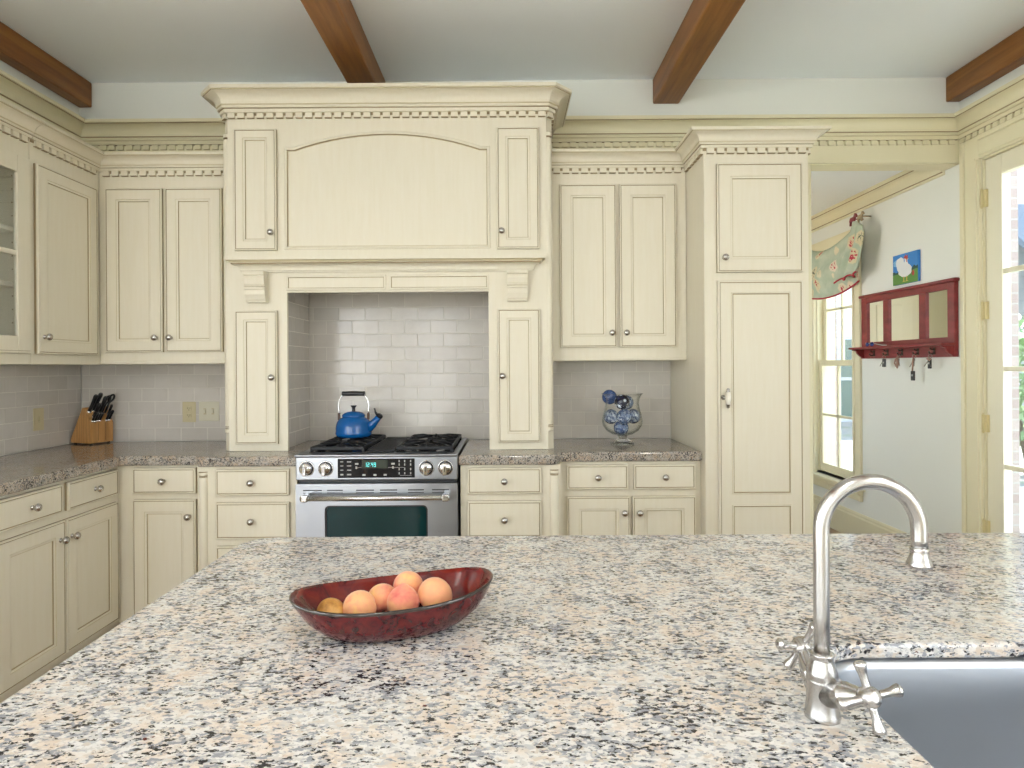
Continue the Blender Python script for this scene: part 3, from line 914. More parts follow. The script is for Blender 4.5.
TF = YB - .0099
wall_plate('power_outlet', -1.853, 1.080, .078, .118, TF, None, IVORY, 'beige duplex power outlet on the back wall tile beside the double switch', 'outlet', 'outlet')
wall_plate('light_switch', -1.738, 1.083, .118, .112, TF, None, ALMOND, 'almond double light switch on the tile just left of the hood', 'switch', 'double')
wall_plate('light_switch', 3.375, 1.070, .075, .118, -XL - .0099, ROT90, IVORY, 'beige single switch plate on the left wall tile near the knife block', 'switch', 'single')

# ------------------------------------------------------------------ island, sink, tap
IT0, IT1 = .888, .912
ix0, ix1, iy0, iy1 = -.650, 1.58, .12, 1.600
hole = fillet([(.447, .480), (1.02, .480), (1.02, .966), (.447, .966)], [.07, .07, .085, .085], 10)
slab('island_countertop', fillet([(ix0, iy0), (ix1, iy0), (ix1, iy1), (ix0, iy1)], [.03, .03, .03, .075]), IT0, IT1,
     'large speckled granite island top with the sink cut into it', 'countertop', hole, .006)
t = thing('island_cabinet', (.45, .9, 0), 'cream island cabinet under the granite island top', 'cabinet')
b = MB()
b.box(ix0 + .03, ix0 + .05, iy0 + .03, iy1 - .03, .1, IT0 - .001); b.box(ix1 - .05, ix1 - .03, iy0 + .03, iy1 - .03, .1, IT0 - .001)
b.box(ix0 + .05, ix1 - .05, iy0 + .03, iy0 + .05, .1, IT0 - .001); b.box(ix0 + .05, ix1 - .05, iy1 - .05, iy1 - .03, .1, IT0 - .001)
b.box(ix0 + .08, ix1 - .08, iy0 + .1, iy1 - .08, 0, .12)
b.build('cabinet_body', CAB, t)
ML = Matrix.Rotation(-PI / 2, 4, 'Z')
for k in range(3):
    u0 = -(iy1 - .05) + k * .46
    door(t, u0, u0 + .44, .13, .86, ix0 + .03 - .021, None, ML)
MBk = Matrix.Rotation(PI, 4, 'Z')
for k in range(4):
    u0 = -ix1 + .06 + k * .53
    door(t, u0, u0 + .51, .13, .86, -(iy1 - .03) - .021, None, MBk)

t = thing('kitchen_sink', (.73, .72, .68), 'brushed stainless undermount sink set into the granite island', 'sink')
def grow(lp, d):
    cx, cy = .7335, .723
    out = []
    n = len(lp)
    for i in range(n):
        a, c = Vector(lp[i - 1]), Vector(lp[(i + 1) % n])
        tt = (c - a).normalized(); nn = Vector((tt.y, -tt.x))
        p = Vector(lp[i])
        if nn.dot(p - Vector((cx, cy))) < 0: nn = -nn
        out.append((p.x + nn.x * d, p.y + nn.y * d))
    return out
b = MB()
prof = [(.016, IT0 - .001), (.003, IT0 - .001), (-.003, IT0 - .0035), (-.006, IT0 - .012), (-.012, .80), (-.016, .72), (-.026, .695), (-.05, .684), (-.12, .680)]
lps = [[(x, y, z) for x, y in grow(hole, d)] for d, z in prof]
b.loops(lps, mats=[0] * (len(lps) - 1), cap0=False, cap1=True, smooth=True)
lps = [[(x, y, z - .0016) for x, y in grow(hole, d + .0016)] for d, z in prof]
b.loops(lps, mats=[0] * (len(lps) - 1), cap0=False, cap1=True, smooth=True)
b.build('basin', SINKM, t)
b = MB(); b.lathe([(0, .6812), (.040, .6812), (.043, .6825), (.046, .6812), (.046, .679), (0, .679)], 28, TR(.735, .72, 0)); b.build('drain', CHROME, t)

FX, FY = .3745, .768
t = thing('kitchen_tap', (FX, FY, IT1), 'satin nickel gooseneck tap with two cross handles beside the sink', 'tap')
b = MB()
b.lathe([(0, 0), (.0200, 0), (.0205, .003), (.0192, .007), (.0180, .018), (.0174, .044), (.0178, .0455), (.0168, .0470), (.0178, .0485), (.0174, .0545), (.0150, .063), (.0130, .069), (.0126, .0735), (.0136, .0745), (.0136, .0765), (.0100, .0775), (0, .0775)], 36, TR(FX, FY, IT1))
b.build('tap_body', NICKEL, t)
b = MB()
zc, rad = IT1 + .2245, .0575
pts = [(FX, FY, IT1 + .070), (FX, FY, IT1 + .12), (FX, FY, IT1 + .17), (FX, FY, IT1 + .20)]
pts += [(FX + rad - rad * math.cos(a), FY - .004 * (1 - math.cos(a)) * .5, zc + rad * math.sin(a)) for a in [PI * k / 22 for k in range(23)]]
ex, ey = pts[-1][0], pts[-1][1]
pts += [(ex, ey, zc - .012), (ex, ey, zc - .022)]
b.tube(pts, .0092, 20)
b.lathe([(0, .000), (.0100, .000), (.0106, -.002), (.0100, -.0045), (.0104, -.009), (.0128, -.0165), (.0142, -.0195), (.0142, -.0225), (.0125, -.0235), (.0085, -.0235), (.0085, -.018), (0, -.018)], 28, TR(ex, ey, zc - .021))
b.build('spout', NICKEL, t)
def cross_handle(base, tip, rot, nrm):
    p0, p1 = Vector(base), Vector(tip); ax = (p1 - p0).normalized(); L = (p1 - p0).length
    A = align(p0, ax)
    m = MB()
    m.lathe([(0, 0), (.0150, .002), (.0142, L - .040), (.0150, L - .038), (.0150, L - .035), (.0138, L - .034), (.0118, L - .022), (.0085, L - .013), (.0085, L - .010)], 26, A)
    m.lathe([(.0085, L - .0105), (.0105, L - .010), (.0112, L - .006), (.0112, L + .003), (.0100, L + .005), (.0088, L + .0058), (.0080, L + .0075), (.0062, L + .0085), (0, L + .0092)], 26, A)
    A = align(p0, nrm)
    for k in range(4):
        a = rot + k * PI / 2
        d = (A.to_3x3() @ Vector((math.cos(a), math.sin(a), 0))).normalized()
        c = p0 + ax * (L - .002)
        rs = [(.006, .0046), (.013, .0044), (.019, .0043), (.025, .0048), (.0295, .0060), (.033, .0070), (.0355, .0070), (.0372, .0054), (.0380, .0025)]
        m.tube([c + d * s for s, _ in rs], [r for _, r in rs], 14)
    o = m.build('cross_handle', NICKEL, t)
cross_handle((FX + .002, FY - .006, IT1 + .030), (FX + .0225, FY - .064, IT1 + .056), .17, (.06, -1, .25))
cross_handle((FX - .002, FY + .006, IT1 + .034), (FX - .004, FY + .046, IT1 + .066), .25, (-.2, 1, .5))

# ------------------------------------------------------------------ range
RX, RF = -.6235, 3.020
t = thing('gas_range', (RX, RF, 0), 'stainless steel slide-in gas range with black grates under the hood', 'range')
b = MB(); b.box(RX - .376, RX + .376, RF + .045, 3.695, .02, .910, 0, None, .003)
for sx in (-1, 1): 
    for y in (3.1, 3.6): b.lathe([(0, 0), (.02, 0), (.02, .02), (0, .02)], 12, TR(RX + sx * .33, y, 0))
b.build('range_body', [BLACK], t)
b = MB(); b.box(RX - .385, RX + .385, RF - .012, 3.700, .9125, .9225, 0, None, .004)
b.build('cooktop_deck', STEEL, t)
b = MB(); b.box(RX - .3825, RX + .3825, RF, RF + .05, .801, .9123, 0, None, .005)
pn = b.build('control_panel', STEEL, t)
b = MB(); b.box(-.806, -.443, RF - .0035, RF, .812, .902, 0, None, .002)
dp = b.build('display', BLKG, pn); dp['label'] = 'black glass display with buttons and clock digits'
# clock digits: seven-segment bars, lit
LCD = mat('lit_digits', (.02, .2, .2), .4, emit=(.15, .9, .85), estr=.8)
LCDB = mat('clock_window', (.012, .022, .010), .2)
SEG = {'0': 'abcdef', '1': 'bc', '2': 'abged', '3': 'abgcd', '4': 'fgbc', '9': 'abcdfg'}
b = MB(); b.box(-.690, -.570, RF - .0042, RF - .0034, .857, .895, 0); b.build('clock_window', LCDB, dp)
b = MB()
x = -.678
for ch in '12:49':
    if ch == ':':
        for z in (.868, .880): b.box(x - .001, x + .0015, RF - .0049, RF - .0042, z, z + .0025)
        x += .006; continue
    w, h, q, z0 = .0085, .020, .0022, .864
    sg = {'a': (0, w, h - q, h), 'd': (0, w, 0, q), 'g': (0, w, h / 2 - q / 2, h / 2 + q / 2), 'f': (0, q, h / 2, h), 'b': (w - q, w, h / 2, h), 'e': (0, q, 0, h / 2), 'c': (w - q, w, 0, h / 2)}
    for s in SEG[ch]:
        a, c, d, e = sg[s]; b.box(x + a, x + c, RF - .0049, RF - .0042, z0 + d, z0 + e)
    x += .0125
o = b.build('clock_digits', LCD, dp); o['label'] = 'glowing blue-green clock digits'
def button(x, z, w, h=.005):
    b = MB(); b.box(x - w / 2, x + w / 2, RF - .0042, RF - .0034, z - h / 2, z + h / 2); b.build('button', WHITEM, dp)
for x in (-.786, -.752):
    for z in (.888, .869, .849, .828): button(x, z, .014 if x < -.77 else .020, .0045 if z > .84 else .007)
for x in (-.716, -.545): button(x, .878, .016, .008)
for x in (-.516, -.490, -.462):
    for z in (.890, .874, .852, .833): button(x, z, .005, .010)
for x in (-.682, -.630, -.582): button(x, .826, .014, .008)
b = MB()
b.box(-.718, -.694, RF - .0042, RF - .0034, .8597, .8612); b.box(-.568, -.488, RF - .0042, RF - .0034, .8597, .8612)
b.box(-.512, -.458, RF - .0042, RF - .0034, .8218, .8230); b.box(-.549, -.541, RF - .0042, RF - .0034, .855, .866); b.box(-.722, -.714, RF - .0042, RF - .0034, .855, .866)
b.build('panel_lines', WHITEM, dp)
for kx in (-.953, -.8635, -.388, -.2985):
    A = Matrix.Translation((kx, RF, .857)) @ Matrix.Rotation(PI / 2, 4, 'X')
    b = MB()
    b.lathe([(.0345, 0), (.0365, .001), (.0365, .003), (.0330, .0045), (.0310, .003)], 32, A, [0, 0, 0, 1])
    b.lathe([(.0310, .003), (.0290, .003), (.0275, .004)], 32, A, [1, 1])
    b.lathe([(.0285, .003), (.0275, .012), (.0262, .020), (.0240, .023), (.0, .0235)], 32, A, [0] * 4)
    b.box(kx - .0095, kx + .0095, RF - .044, RF - .020, .857 - .030, .857 + .012, 0, None, .004); b.box(kx - .0015, kx + .0015, RF - .0443, RF - .04, .857 - .012, .857 + .009, 1)
    b.box(kx - .0028, kx + .0028, RF - .0052, RF - .003, .857 + .031, .857 + .036, 0)
    o = b.build('knob', [CHROME, BLACK], t); o['label'] = 'polished steel burner knob'
# oven door
def rrect(x0, x1, z0, z1, r, n=5):
    return fillet([(x0, z0), (x1, z0), (x1, z1), (x0, z1)], [r] * 4, n)
b = MB()
plate_with_hole(b, rrect(RX - .3815, RX + .3815, .175, .784, .006, 2), rrect(-.869, -.383, .330, .682, .022), RF - .004, RF + .040)
od = b.build('oven_door', STEEL, t)
b = MB(); b.box(-.872, -.380, RF + .006, RF + .012, .327, .685); o = b.build('oven_window', OVENG, od); o['label'] = 'dark green tinted oven glass'
b = MB()
plate_with_hole(b, rrect(-.8688, -.3832, .3302, .6818, .022), rrect(-.862, -.390, .337, .675, .018), RF + .001, RF + .006)
b.build('window_gasket', BLACK, od)
for a, c in ((-.970, -.881), (-.857, -.782), (-.720, -.635), (-.607, -.526), (-.475, -.400), (-.362, -.281)):
    for z0, z1 in ((.7515, .757), (.7405, .744)):
        b = MB(); b.box(a, c, RF - .0046, RF - .003, z0, z1); b.build('vent_slot', BLACK, od)
b = MB()
b.tube([(-.964, RF - .058, .727), (-.274, RF - .058, .727)], .0128, 20)
for x in (-.945, -.293):
    b.box(x - .016, x + .016, RF - .072, RF - .003, .711, .743, 0, None, .006)
b.build('handle', m_steel('handle_steel', (.68, .67, .65), .22, (60, 1, 60)), od)
b = MB(); b.box(RX - .376, RX + .376, RF + .038, RF + .046, .785, .800); b.build('gap_strip', BLACK, t)
b = MB(); b.box(RX - .3815, RX + .3815, RF, RF + .04, .03, .165, 0, None, .004); b.build('storage_drawer', STEEL, t)
# cooktop: burner wells, burners, grates and the vent between them
DK = .9225
for x0, x1 in ((-.962, -.692), (-.545, -.262)):
    b = MB(); b.box(x0, x1, 3.085, 3.640, DK - .001, DK + .003, 0, None, .001); b.build('burner_well', BLKG, t)
    cx = (x0 + x1) / 2
    for cy in (3.22, 3.50):
        b = MB(); b.lathe([(.052, .003), (.050, .014), (.040, .016), (.040, .021), (.036, .025), (0, .026)], 24, TR(cx, cy, DK)); b.build('burner', IRON, t)
    b = MB(); zt = DK + .032; s = .013
    fr = [(x0 + .004, x1 - .004, 3.090, 3.090 + .016), (x0 + .004, x1 - .004, 3.620, 3.636), (x0 + .004, x0 + .018, 3.106, 3.620), (x1 - .018, x1 - .004, 3.106, 3.620), (x0 + .018, x1 - .018, 3.352, 3.370)]
    for a, c, d, e in fr: b.box(a, c, d, e, zt - .022, zt - .004, 0, None, .004)
    for a in (x0 + .004, x1 - .018):
        for y in (3.090, 3.352, 3.620): b.box(a, a + .014, y, y + .016, DK + .003, zt - .020, 0, None, .003)
    for cy in (3.228, 3.495):
        for k in range(8):
            a = k * PI / 4
            ca, sa = math.cos(a), math.sin(a)
            r1 = min((cx - x0 - .012) / max(abs(ca), 1e-3), .126 / max(abs(sa), 1e-3))
            p0 = Vector((cx + ca * .034, cy + sa * .034, zt + .001)); p1 = Vector((cx + ca * r1, cy + sa * r1, zt - .009))
            pm = p0.lerp(p1, .45) + Vector((0, 0, .004))
            b.tube([p0, pm, p1], [.0052, .0066, .0075], 8)
    b.build('grate', IRON, t)
b = MB(); v0, v1 = -.686, -.551
b.box(v0, v1, 3.080, 3.120, DK, DK + .010, 0, None, .004); b.box(v0, v1, 3.56, 3.625, DK, DK + .016, 0, None, .004)
b.box(v0, v0 + .014, 3.12, 3.56, DK, DK + .014, 0, None, .003); b.box(v1 - .014, v1, 3.12, 3.56, DK, DK + .014, 0, None, .003)
for k in range(19):
    y = 3.135 + k * .0225; b.box(v0 + .014, v1 - .014, y, y + .010, DK + .002, DK + .0115, 0, None, .002)
b.box(v0 + .01, v1 - .01, 3.11, 3.57, DK, DK + .0015, 0)
b.build('downdraft_grille', IRON, t)

# ------------------------------------------------------------------ kettle
KX, KY, KZ = -.838, 3.468, .9585
t = thing('kettle', (KX, KY, KZ), 'glossy blue enamel whistling kettle on the left back burner', 'kettle')
b = MB()
b.lathe([(r_ * .915, z_) for r_, z_ in [(0, 0), (.092, 0), (.0985, .004), (.1045, .012), (.1065, .020), (.1055, .026), (.1040, .032), (.1045, .046), (.1030, .062), (.0980, .078), (.0885, .092), (.0740, .1015), (.0660, .105), (.0655, .108), (.060, .108), (0, .108)]], 48, TR(KX, KY, KZ))
kb = b.build('kettle_body', KBLUE, t)
b = MB(); b.lathe([(.0615, .1085), (.0625, .113), (.0585, .121), (.048, .1295), (.032, .1355), (.014, .138), (0, .1385)], 40, TR(KX, KY, KZ))
ld = b.build('lid', KBLUE, t)
b = MB(); b.lathe([(.0095, .138), (.0085, .148), (.0095, .156), (.0165, .1655), (.0175, .1675), (.0150, .169), (0, .1695)], 24, TR(KX, KY, KZ)); b.build('lid_knob', BLACK, ld)
b = MB()
ts = [Vector((KX + .078, KY - .012, KZ + .046)), Vector((KX + .105, KY - .016, KZ + .066)), Vector((KX + .128, KY - .019, KZ + .092)), Vector((KX + .142, KY - .020, KZ + .109))]
b.tube(ts, [.029, .0225, .0175, .0155], 20); b.build('spout', KBLUE, t)
b = MB()
d = (ts[3] - ts[2]).normalized()
b.tube([ts[3] - d * .004, ts[3] + d * .010, ts[3] + d * .016], [.0175, .0180, .012], 16)
e = ts[3] + d * .004
b.tube([e + Vector((-.012, 0, .008)), e + Vector((-.022, 0, .020)), e + Vector((-.024, 0, .032)), e + Vector((-.028, 0, .042))], [.009, .006, .0045, .0055], 10)
o = b.build('whistle', BLACK, t); o['label'] = 'black spout whistle with lever'
b = MB()
hz = KZ + .232
for sx in (-1, 1):
    b.tube([(KX + sx * .079, KY, KZ + .098), (KX + sx * .080, KY, KZ + .140), (KX + sx * .083, KY, KZ + .170), (KX + sx * .076, KY, KZ + .200), (KX + sx * .060, KY, KZ + .226), (KX + sx * .052, KY, hz)], .0033, 10, 0)
    b.box(KX + sx * .079 - .0055, KX + sx * .079 + .0055, KY - .012, KY + .012, KZ + .090, KZ + .128, 1, None, .004)
b.tube([(KX - .060, KY, hz), (KX + .060, KY, hz)], .0034, 10, 0)
hd = b.build('handle', [CHROME, mat('brown_bracket', (.08, .035, .02), .4)], t); hd['label'] = 'steel wire bail handle with dark brackets'
b = MB(); b.tube([(KX - .062, KY, hz), (KX - .057, KY, hz), (KX - .052, KY, hz), (KX, KY, hz + .001), (KX + .052, KY, hz), (KX + .057, KY, hz), (KX + .062, KY, hz)], [.011, .014, .0125, .0135, .0125, .014, .011], 18); b.build('handle_grip', BLACK, hd)

# ------------------------------------------------------------------ knife block and knives
TH = math.radians(71)
KB = Matrix.Translation((-2.316, 3.546, CT1)) @ Matrix.Rotation(TH, 4, 'Z')
t = thing('knife_block', (-2.36, 3.60, CT1), 'slanted wooden knife block on the granite in the left corner', 'knife block')
b = MB()
pf = [(0, .008), (0, .118), (.050, .205), (.056, .207), (.062, .203), (.150, .030), (.150, .008)]
b.loops([[KB @ Vector((u, y, z)) for y, z in pf] for u in (0, .138)], mats=[0])
for u in (.0465, .092): b.box(u - .0007, u + .0007, -.0006, .02, .02, .117, 1, KB)
b.build('block', [BLOCKW, BLACK], t)
for u in (.010, .118):
    for y in (.01, .13):
        b = MB(); b.box(u, u + .012, y, y + .012, .0008, .008, 0, KB, .002); b.build('foot', BLACK, t)
kd = Vector((0, -.52, .854)).normalized()        # the way the handles lean
def knife(u, y, L, r, label, group, loopy=False):
    z = .118 + (y / .05) * .087
    p = Vector((u, y, z))
    m = MB()
    n = [Vector(p + kd * s) for s in (-.006, .0, .012, L * .4, L * .7, L * .92, L)]
    m.tube(n, [r * .55, r * .6, r * .95, r * .85, r * 1.0, r * 1.15, r * .8], 10, 0, KB)
    m.tube([p + kd * -.006, p + kd * .009], r * 1.06, 10, 1, KB)
    for s in (.3, .6): m.ball(KB @ (p + kd * L * s + Vector((r * .8, 0, 0))), .0022, 1, 1)
    o = m.build('knife', [BLACK, CHROME], None, KB @ p)
    tag(o, label, 'knife', group)
big = 'black-handled kitchen knife in the upper row of the wooden block'
for u, y, L in ((.020, .036, .112), (.048, .038, .118), (.078, .032, .106), (.034, .018, .092)):
    knife(u, y, L, .0108, big, 'large knives in the block')
sm = 'short black steak knife in the lower row of the wooden block'
for u, y, L in ((.016, .006, .062), (.030, .005, .058), (.044, .006, .060), (.058, .006, .058), (.100, .006, .062), (.116, .006, .066), (.122, .022, .070)):
    knife(u, y, L, .0072, sm, 'steak knives in the block')
m = MB()
p = Vector((.105, .032, .118 + .056))
for sgn, ln in ((-1, .066), (1, .074)):
    q = p + Vector((sgn * .010, 0, 0))
    m.tube([q + kd * -.01, q + kd * .03, q + kd * ln], [.006, .0062, .006], 10, 0, KB)
    c = q + kd * (ln + .020); e1 = kd; e2 = Vector((1, 0, 0))
    ring = [c + e1 * (.023 * math.cos(a)) + e2 * (.015 * math.sin(a)) for a in [2 * PI * k / 20 for k in range(21)]]
    m.tube(ring, .0060, 8, 0, KB)
tag(m.build('kitchen_scissors', [BLACK], None, KB @ p), 'black-handled kitchen scissors with loop grips at the right of the block', 'scissors')

# ------------------------------------------------------------------ glass urn with blue balls
VX, VY = .612, 3.440
t = thing('glass_urn', (VX, VY, CT1), 'footed clear glass urn holding blue patterned balls beside the pantry', 'vase')
b = MB()
outer = [(0, .0465), (.029, .0465), (.055, .054), (.085, .073), (.104, .100), (.108, .126), (.103, .155), (.094, .188), (.089, .214), (.091, .238), (.099, .258), (.110, .271)]
b.lathe(outer + [(.1115, .272)], 56, TR(VX, VY, CT1))
b.lathe([(.1115, .272), (.108, .271), (.097, .258), (.088, .237), (.086, .214), (.091, .188), (.100, .155), (.105, .126), (.101, .100), (.083, .076), (.055, .059), (.020, .050), (0, .048)], 56, TR(VX, VY, CT1))
b.build('urn_body', VASEG, t)
b = MB(); b.lathe([(0, .001), (.060, .001), (.064, .004), (.062, .009), (.045, .017), (.026, .028), (.022, .036), (.028, .046), (0, .046)], 48, TR(VX, VY, CT1)); b.build('foot', FOOTG, t)
def m_ball(name, kind):
    m = mat(name, (.1, .15, .3), .12, coat=.6); T = NT(m)
    v = T.coords()
    if kind == 'dots':
        a = T.new('ShaderNodeTexVoronoi'); a.inputs['Scale'].default_value = 42; T.link(v, a.inputs['Vector'])
        c = T.ramp(a.outputs['Distance'], [(.0, (.62, .68, .75)), (.30, (.62, .68, .75)), (.36, (.012, .016, .05))])
    elif kind == 'mosaic':
        a = T.new('ShaderNodeTexVoronoi', feature='DISTANCE_TO_EDGE'); a.inputs['Scale'].default_value = 95; T.link(v, a.inputs['Vector'])
        e = T.new('ShaderNodeTexVoronoi'); e.inputs['Scale'].default_value = 95; T.link(v, e.inputs['Vector'])
        s = T.new('ShaderNodeSeparateColor'); T.link(e.outputs['Color'], s.inputs[0])
        cc = T.ramp(s.outputs[0], [(0, (.16, .24, .42)), (.4, (.04, .085, .24)), (.7, (.34, .42, .56))], 'CONSTANT')
        k = T.ramp(a.outputs['Distance'], [(.04, bw(0)), (.10, bw(1))])
        c = T.mix(k, (.05, .08, .18), cc)
    elif kind == 'speckle':
        f = T.noise(v, 70, 4, .7)
        c = T.ramp(f, [(.44, (.02, .035, .12)), (.52, (.22, .29, .42)), (.62, (.55, .60, .66))], 'LINEAR')
    else:
        f = T.noise(v, 38, 4, .6, 1.5)
        c = T.ramp(f, [(.35, (.012, .03, .12)), (.48, (.07, .13, .32)), (.58, (.02, .05, .19)), (.70, (.40, .50, .64))])
    T.color(c)
    return m
BM = {k: m_ball('ball_' + k, k) for k in ('dots', 'mosaic', 'speckle', 'swirl')}
for x, y, z, r, k, lab in (
        (.546, 3.452, 1.164, .0405, 'swirl', 'blue swirled ball topmost in the glass urn'),
        (.605, 3.405, 1.140, .0405, 'dots', 'navy ball with white spots at the centre top of the urn'),
        (.641, 3.478, 1.133, .0400, 'speckle', 'dark blue ball behind the white-spotted one in the urn'),
        (.5515, 3.440, 1.060, .0400, 'speckle', 'white-speckled blue ball at the left side of the urn'),
        (.615, 3.392, 1.062, .0410, 'mosaic', 'mid-blue mosaic ball in the middle of the urn'),
        (.674, 3.452, 1.060, .0400, 'speckle', 'speckled blue ball at the right side of the urn'),
        (.606, 3.440, .999, .0400, 'mosaic', 'blue mosaic ball lowest in the glass urn')):
    m = MB(); m.ball((x, y, z), r, 0, 4)
    tag(m.build('decorative_ball', BM[k], loc=(x, y, z)), lab, 'ball', 'blue balls in the urn')

# ------------------------------------------------------------------ fruit bowl
BX, BY, BA = -.1835, 1.026, math.radians(17)
BOW = Matrix.Translation((BX, BY, IT1)) @ Matrix.Rotation(BA, 4, 'Z')
def m_bowl(name, inside):
    m = mat(name, (.16, .012, .012), .12, coat=.15); T = NT(m)
    f = T.noise(T.coords((1, 1, 1)), 26 if inside else 55, 4, .7, .8)
    if inside: c = T.ramp(f, [(.30, (.04, .003, .005)), (.48, (.12, .007, .008)), (.66, (.20, .018, .009)), (.8, (.26, .06, .012))])
    else: c = T.ramp(f, [(.36, (.02, .004, .007)), (.50, (.085, .006, .008)), (.70, (.12, .010, .010))])
    T.color(c)
    T.bump(f, .05, .002)
    return m
t = thing('fruit_bowl', (BX, BY, IT1), 'long oval dark red glazed bowl of fruit on the granite island', 'bowl')
b = MB(); n = 56
def oval(a, w, z, lift, push=0.0):
    out = []
    for k in range(n):
        q = 2 * PI * k / n
        c, s = math.cos(q), math.sin(q)
        ex = math.copysign(abs(c) ** .88, c); ey = math.copysign(abs(s) ** .88, s)
        out.append(BOW @ Vector((a * ex, w * ey, z + lift * abs(c) ** 2.2 + (push * c))))
    return out
LO = [oval(.082, .040, .0015, 0), oval(.096, .047, .004, 0), oval(.118, .060, .014, .004), oval(.137, .071, .027, .008), oval(.151, .0785, .044, .011), oval(.159, .0825, .0575, .012, .003), oval(.161, .084, .0615, .013, .003)]
LI = [oval(.1585, .0815, .0630, .013, .003), oval(.152, .076, .056, .012, .003), oval(.140, .069, .040, .010), oval(.124, .060, .028, .007), oval(.104, .049, .018, .003), oval(.083, .036, .0125, 0), oval(.03, .012, .011, 0)]
b.loops(LO + LI, mats=[0] * 5 + [2, 2] + [1] * 6, smooth=True)
b.build('bowl', [m_bowl('red_glaze', False), m_bowl('red_glaze_inside', True), mat('dark_rim_glaze', (.03, .022, .018), .12, coat=.5)], t)

def m_peach(name, seed, red):
    m = mat(name, (.9, .5, .2), .62, spec=.25); T = NT(m)
    tc = T.coords((1, 1, 1)); mp = tc.node
    mp.inputs['Location'].default_value = (seed * 1.7, seed * .9, seed * .3)
    f = T.noise(tc, 20, 4, .65, .3)
    c = T.ramp(f, [(.34, (.78, .45, .17)), (.47, (.76, .34, .18)), (.58, (.70, .22, .15) if red else (.78, .40, .18)), (.70, (.56, .11, .09) if red else (.72, .25, .14))])
    T.color(c)
    T.bump(T.noise(tc, 160, 2), .10, .002)
    m.node_tree.nodes['Principled BSDF'].inputs['Sheen Weight'].default_value = .25
    return m
def peach(c, r, axis, mtl, label, tip=.0, flat=.94, name='peach', cat='peach', group=None):
    A = align((0, 0, 0), axis)
    m = MB(); N, S = 22, 32; rows = []
    for i in range(N + 1):
        th = PI * i / N
        row = []
        for k in range(S):
            ph = 2 * PI * k / S
            cr = 1 - .055 * math.exp(-((((ph + PI) % (2 * PI)) - PI) / .22) ** 2) * math.sin(th) ** .6
            rr = r * cr * (1 - .16 * math.exp(-(((PI - th)) / .30) ** 2) + tip * math.exp(-(th / .34) ** 2))
            row.append(Vector(c) + A @ Vector((rr * math.sin(th) * math.cos(ph), rr * math.sin(th) * math.sin(ph), rr * flat * math.cos(th))))
        rows.append(row)
    m.loops(rows[1:-1], mats=[0] * (N - 2), cap0=True, cap1=True, smooth=True)
    o = m.build(name, mtl, None, c)
    o = tag(o, label, cat, group)
    A2 = Vector(c) - A @ Vector((0, 0, r * flat * .80))
    s = MB(); s.tube([A2, A2 - A @ Vector((0, 0, .004))], [.0028, .0022], 8); so = s.build('stem', mat('fruit_stem', (.10, .06, .02), .7), o)
    return o
gp = 'fruit in the red bowl'
peach((-.236, 1.008, .956), .0265, (.3, -.5, .6), m_peach('peach_yellow', 1, False), 'yellow-orange peach nearest the left front of the red bowl', group=gp)
peach((-.208, 1.046, .956), .0250, (-.2, .6, .7), m_peach('peach_blush', 2, True), 'blushed round peach behind the yellow-orange one at the left', group=gp)
peach((-.171, 1.030, .957), .0262, (.05, -.12, 1), m_peach('peach_pink', 3, True), 'pink pointed peach standing tip up in the middle of the bowl', .24, group=gp)
peach((-.170, 1.076, .966), .0255, (.2, .6, .5), m_peach('peach_rose', 4, True), 'rosy peach at the back of the bowl behind the pointed one', group=gp)
peach((-.122, 1.048, .960), .0295, (.7, .3, .6), m_peach('peach_gold', 5, False), 'large golden peach at the right of the fruit bowl', group=gp)
om = mat('ochre_skin', (.52, .26, .06), .5); T = NT(om); T.color(T.ramp(T.noise(T.coords(), 45, 4, .6), [(.35, (.30, .12, .02)), (.55, (.58, .30, .07)), (.75, (.70, .42, .14))]))
peach((-.279, 1.004, .949), .0215, (-.6, .2, .5), om, 'small ochre-brown fruit at the left end of the red bowl', flat=1.15, name='brown_fruit', cat='fruit', group=gp)

# ------------------------------------------------------------------ red mirror coat rack on the right wall
RW = Matrix.Rotation(-PI / 2, 4, 'Z')             # local u = -y, depth = x; fronts face into the room
t = thing('mirror_rack', (XR, 4.23, 1.37), 'dark red wall rack with three mirrors, a shelf and key hooks', 'mirror rack')
u0, u1 = -4.730, -3.745
wf = XR - .001
b = MB(); b.box(u0, u1, wf - .010, wf, 1.372, 1.83, 0, RW, .002)
b.box(u0, u0 + .072, wf - .026, wf - .010, 1.450, 1.815, 0, RW, .003); b.box(u1 - .060, u1, wf - .026, wf - .010, 1.372, 1.815, 0, RW, .003)
b.box(u0 + .072, u1 - .060, wf - .026, wf - .010, 1.775, 1.815, 0, RW, .003); b.box(u0 + .072, u1 - .060, wf - .026, wf - .010, 1.450, 1.490, 0, RW, .003)
b.box(-4.457, -4.396, wf - .026, wf - .010, 1.490, 1.775, 0, RW, .003); b.box(-4.068, -4.004, wf - .026, wf - .010, 1.490, 1.775, 0, RW, .003)
b.box(u0, u1 - .06, wf - .020, wf - .010, 1.372, 1.450, 0, RW, .002)
b.build('frame', REDW, t)
b = MB(); b.box(u0 - .018, u1 + .014, wf - .038, wf, 1.815, 1.835, 0, RW, .005); b.build('top_cap', REDW, t)
for a, c in ((u0 + .072, -4.457), (-4.396, -4.068), (-4.004, u1 - .060)):
    b = MB(); b.box(a, c, wf - .0135, wf - .0105, 1.490, 1.775, 0, RW); o = b.build('mirror', MIRROR, t); o['label'] = 'rectangular mirror pane'
b = MB(); b.box(u0 - .02, u1 + .012, wf - .112, wf - .026, 1.440, 1.454, 0, RW, .004); b.build('shelf', REDW, t)
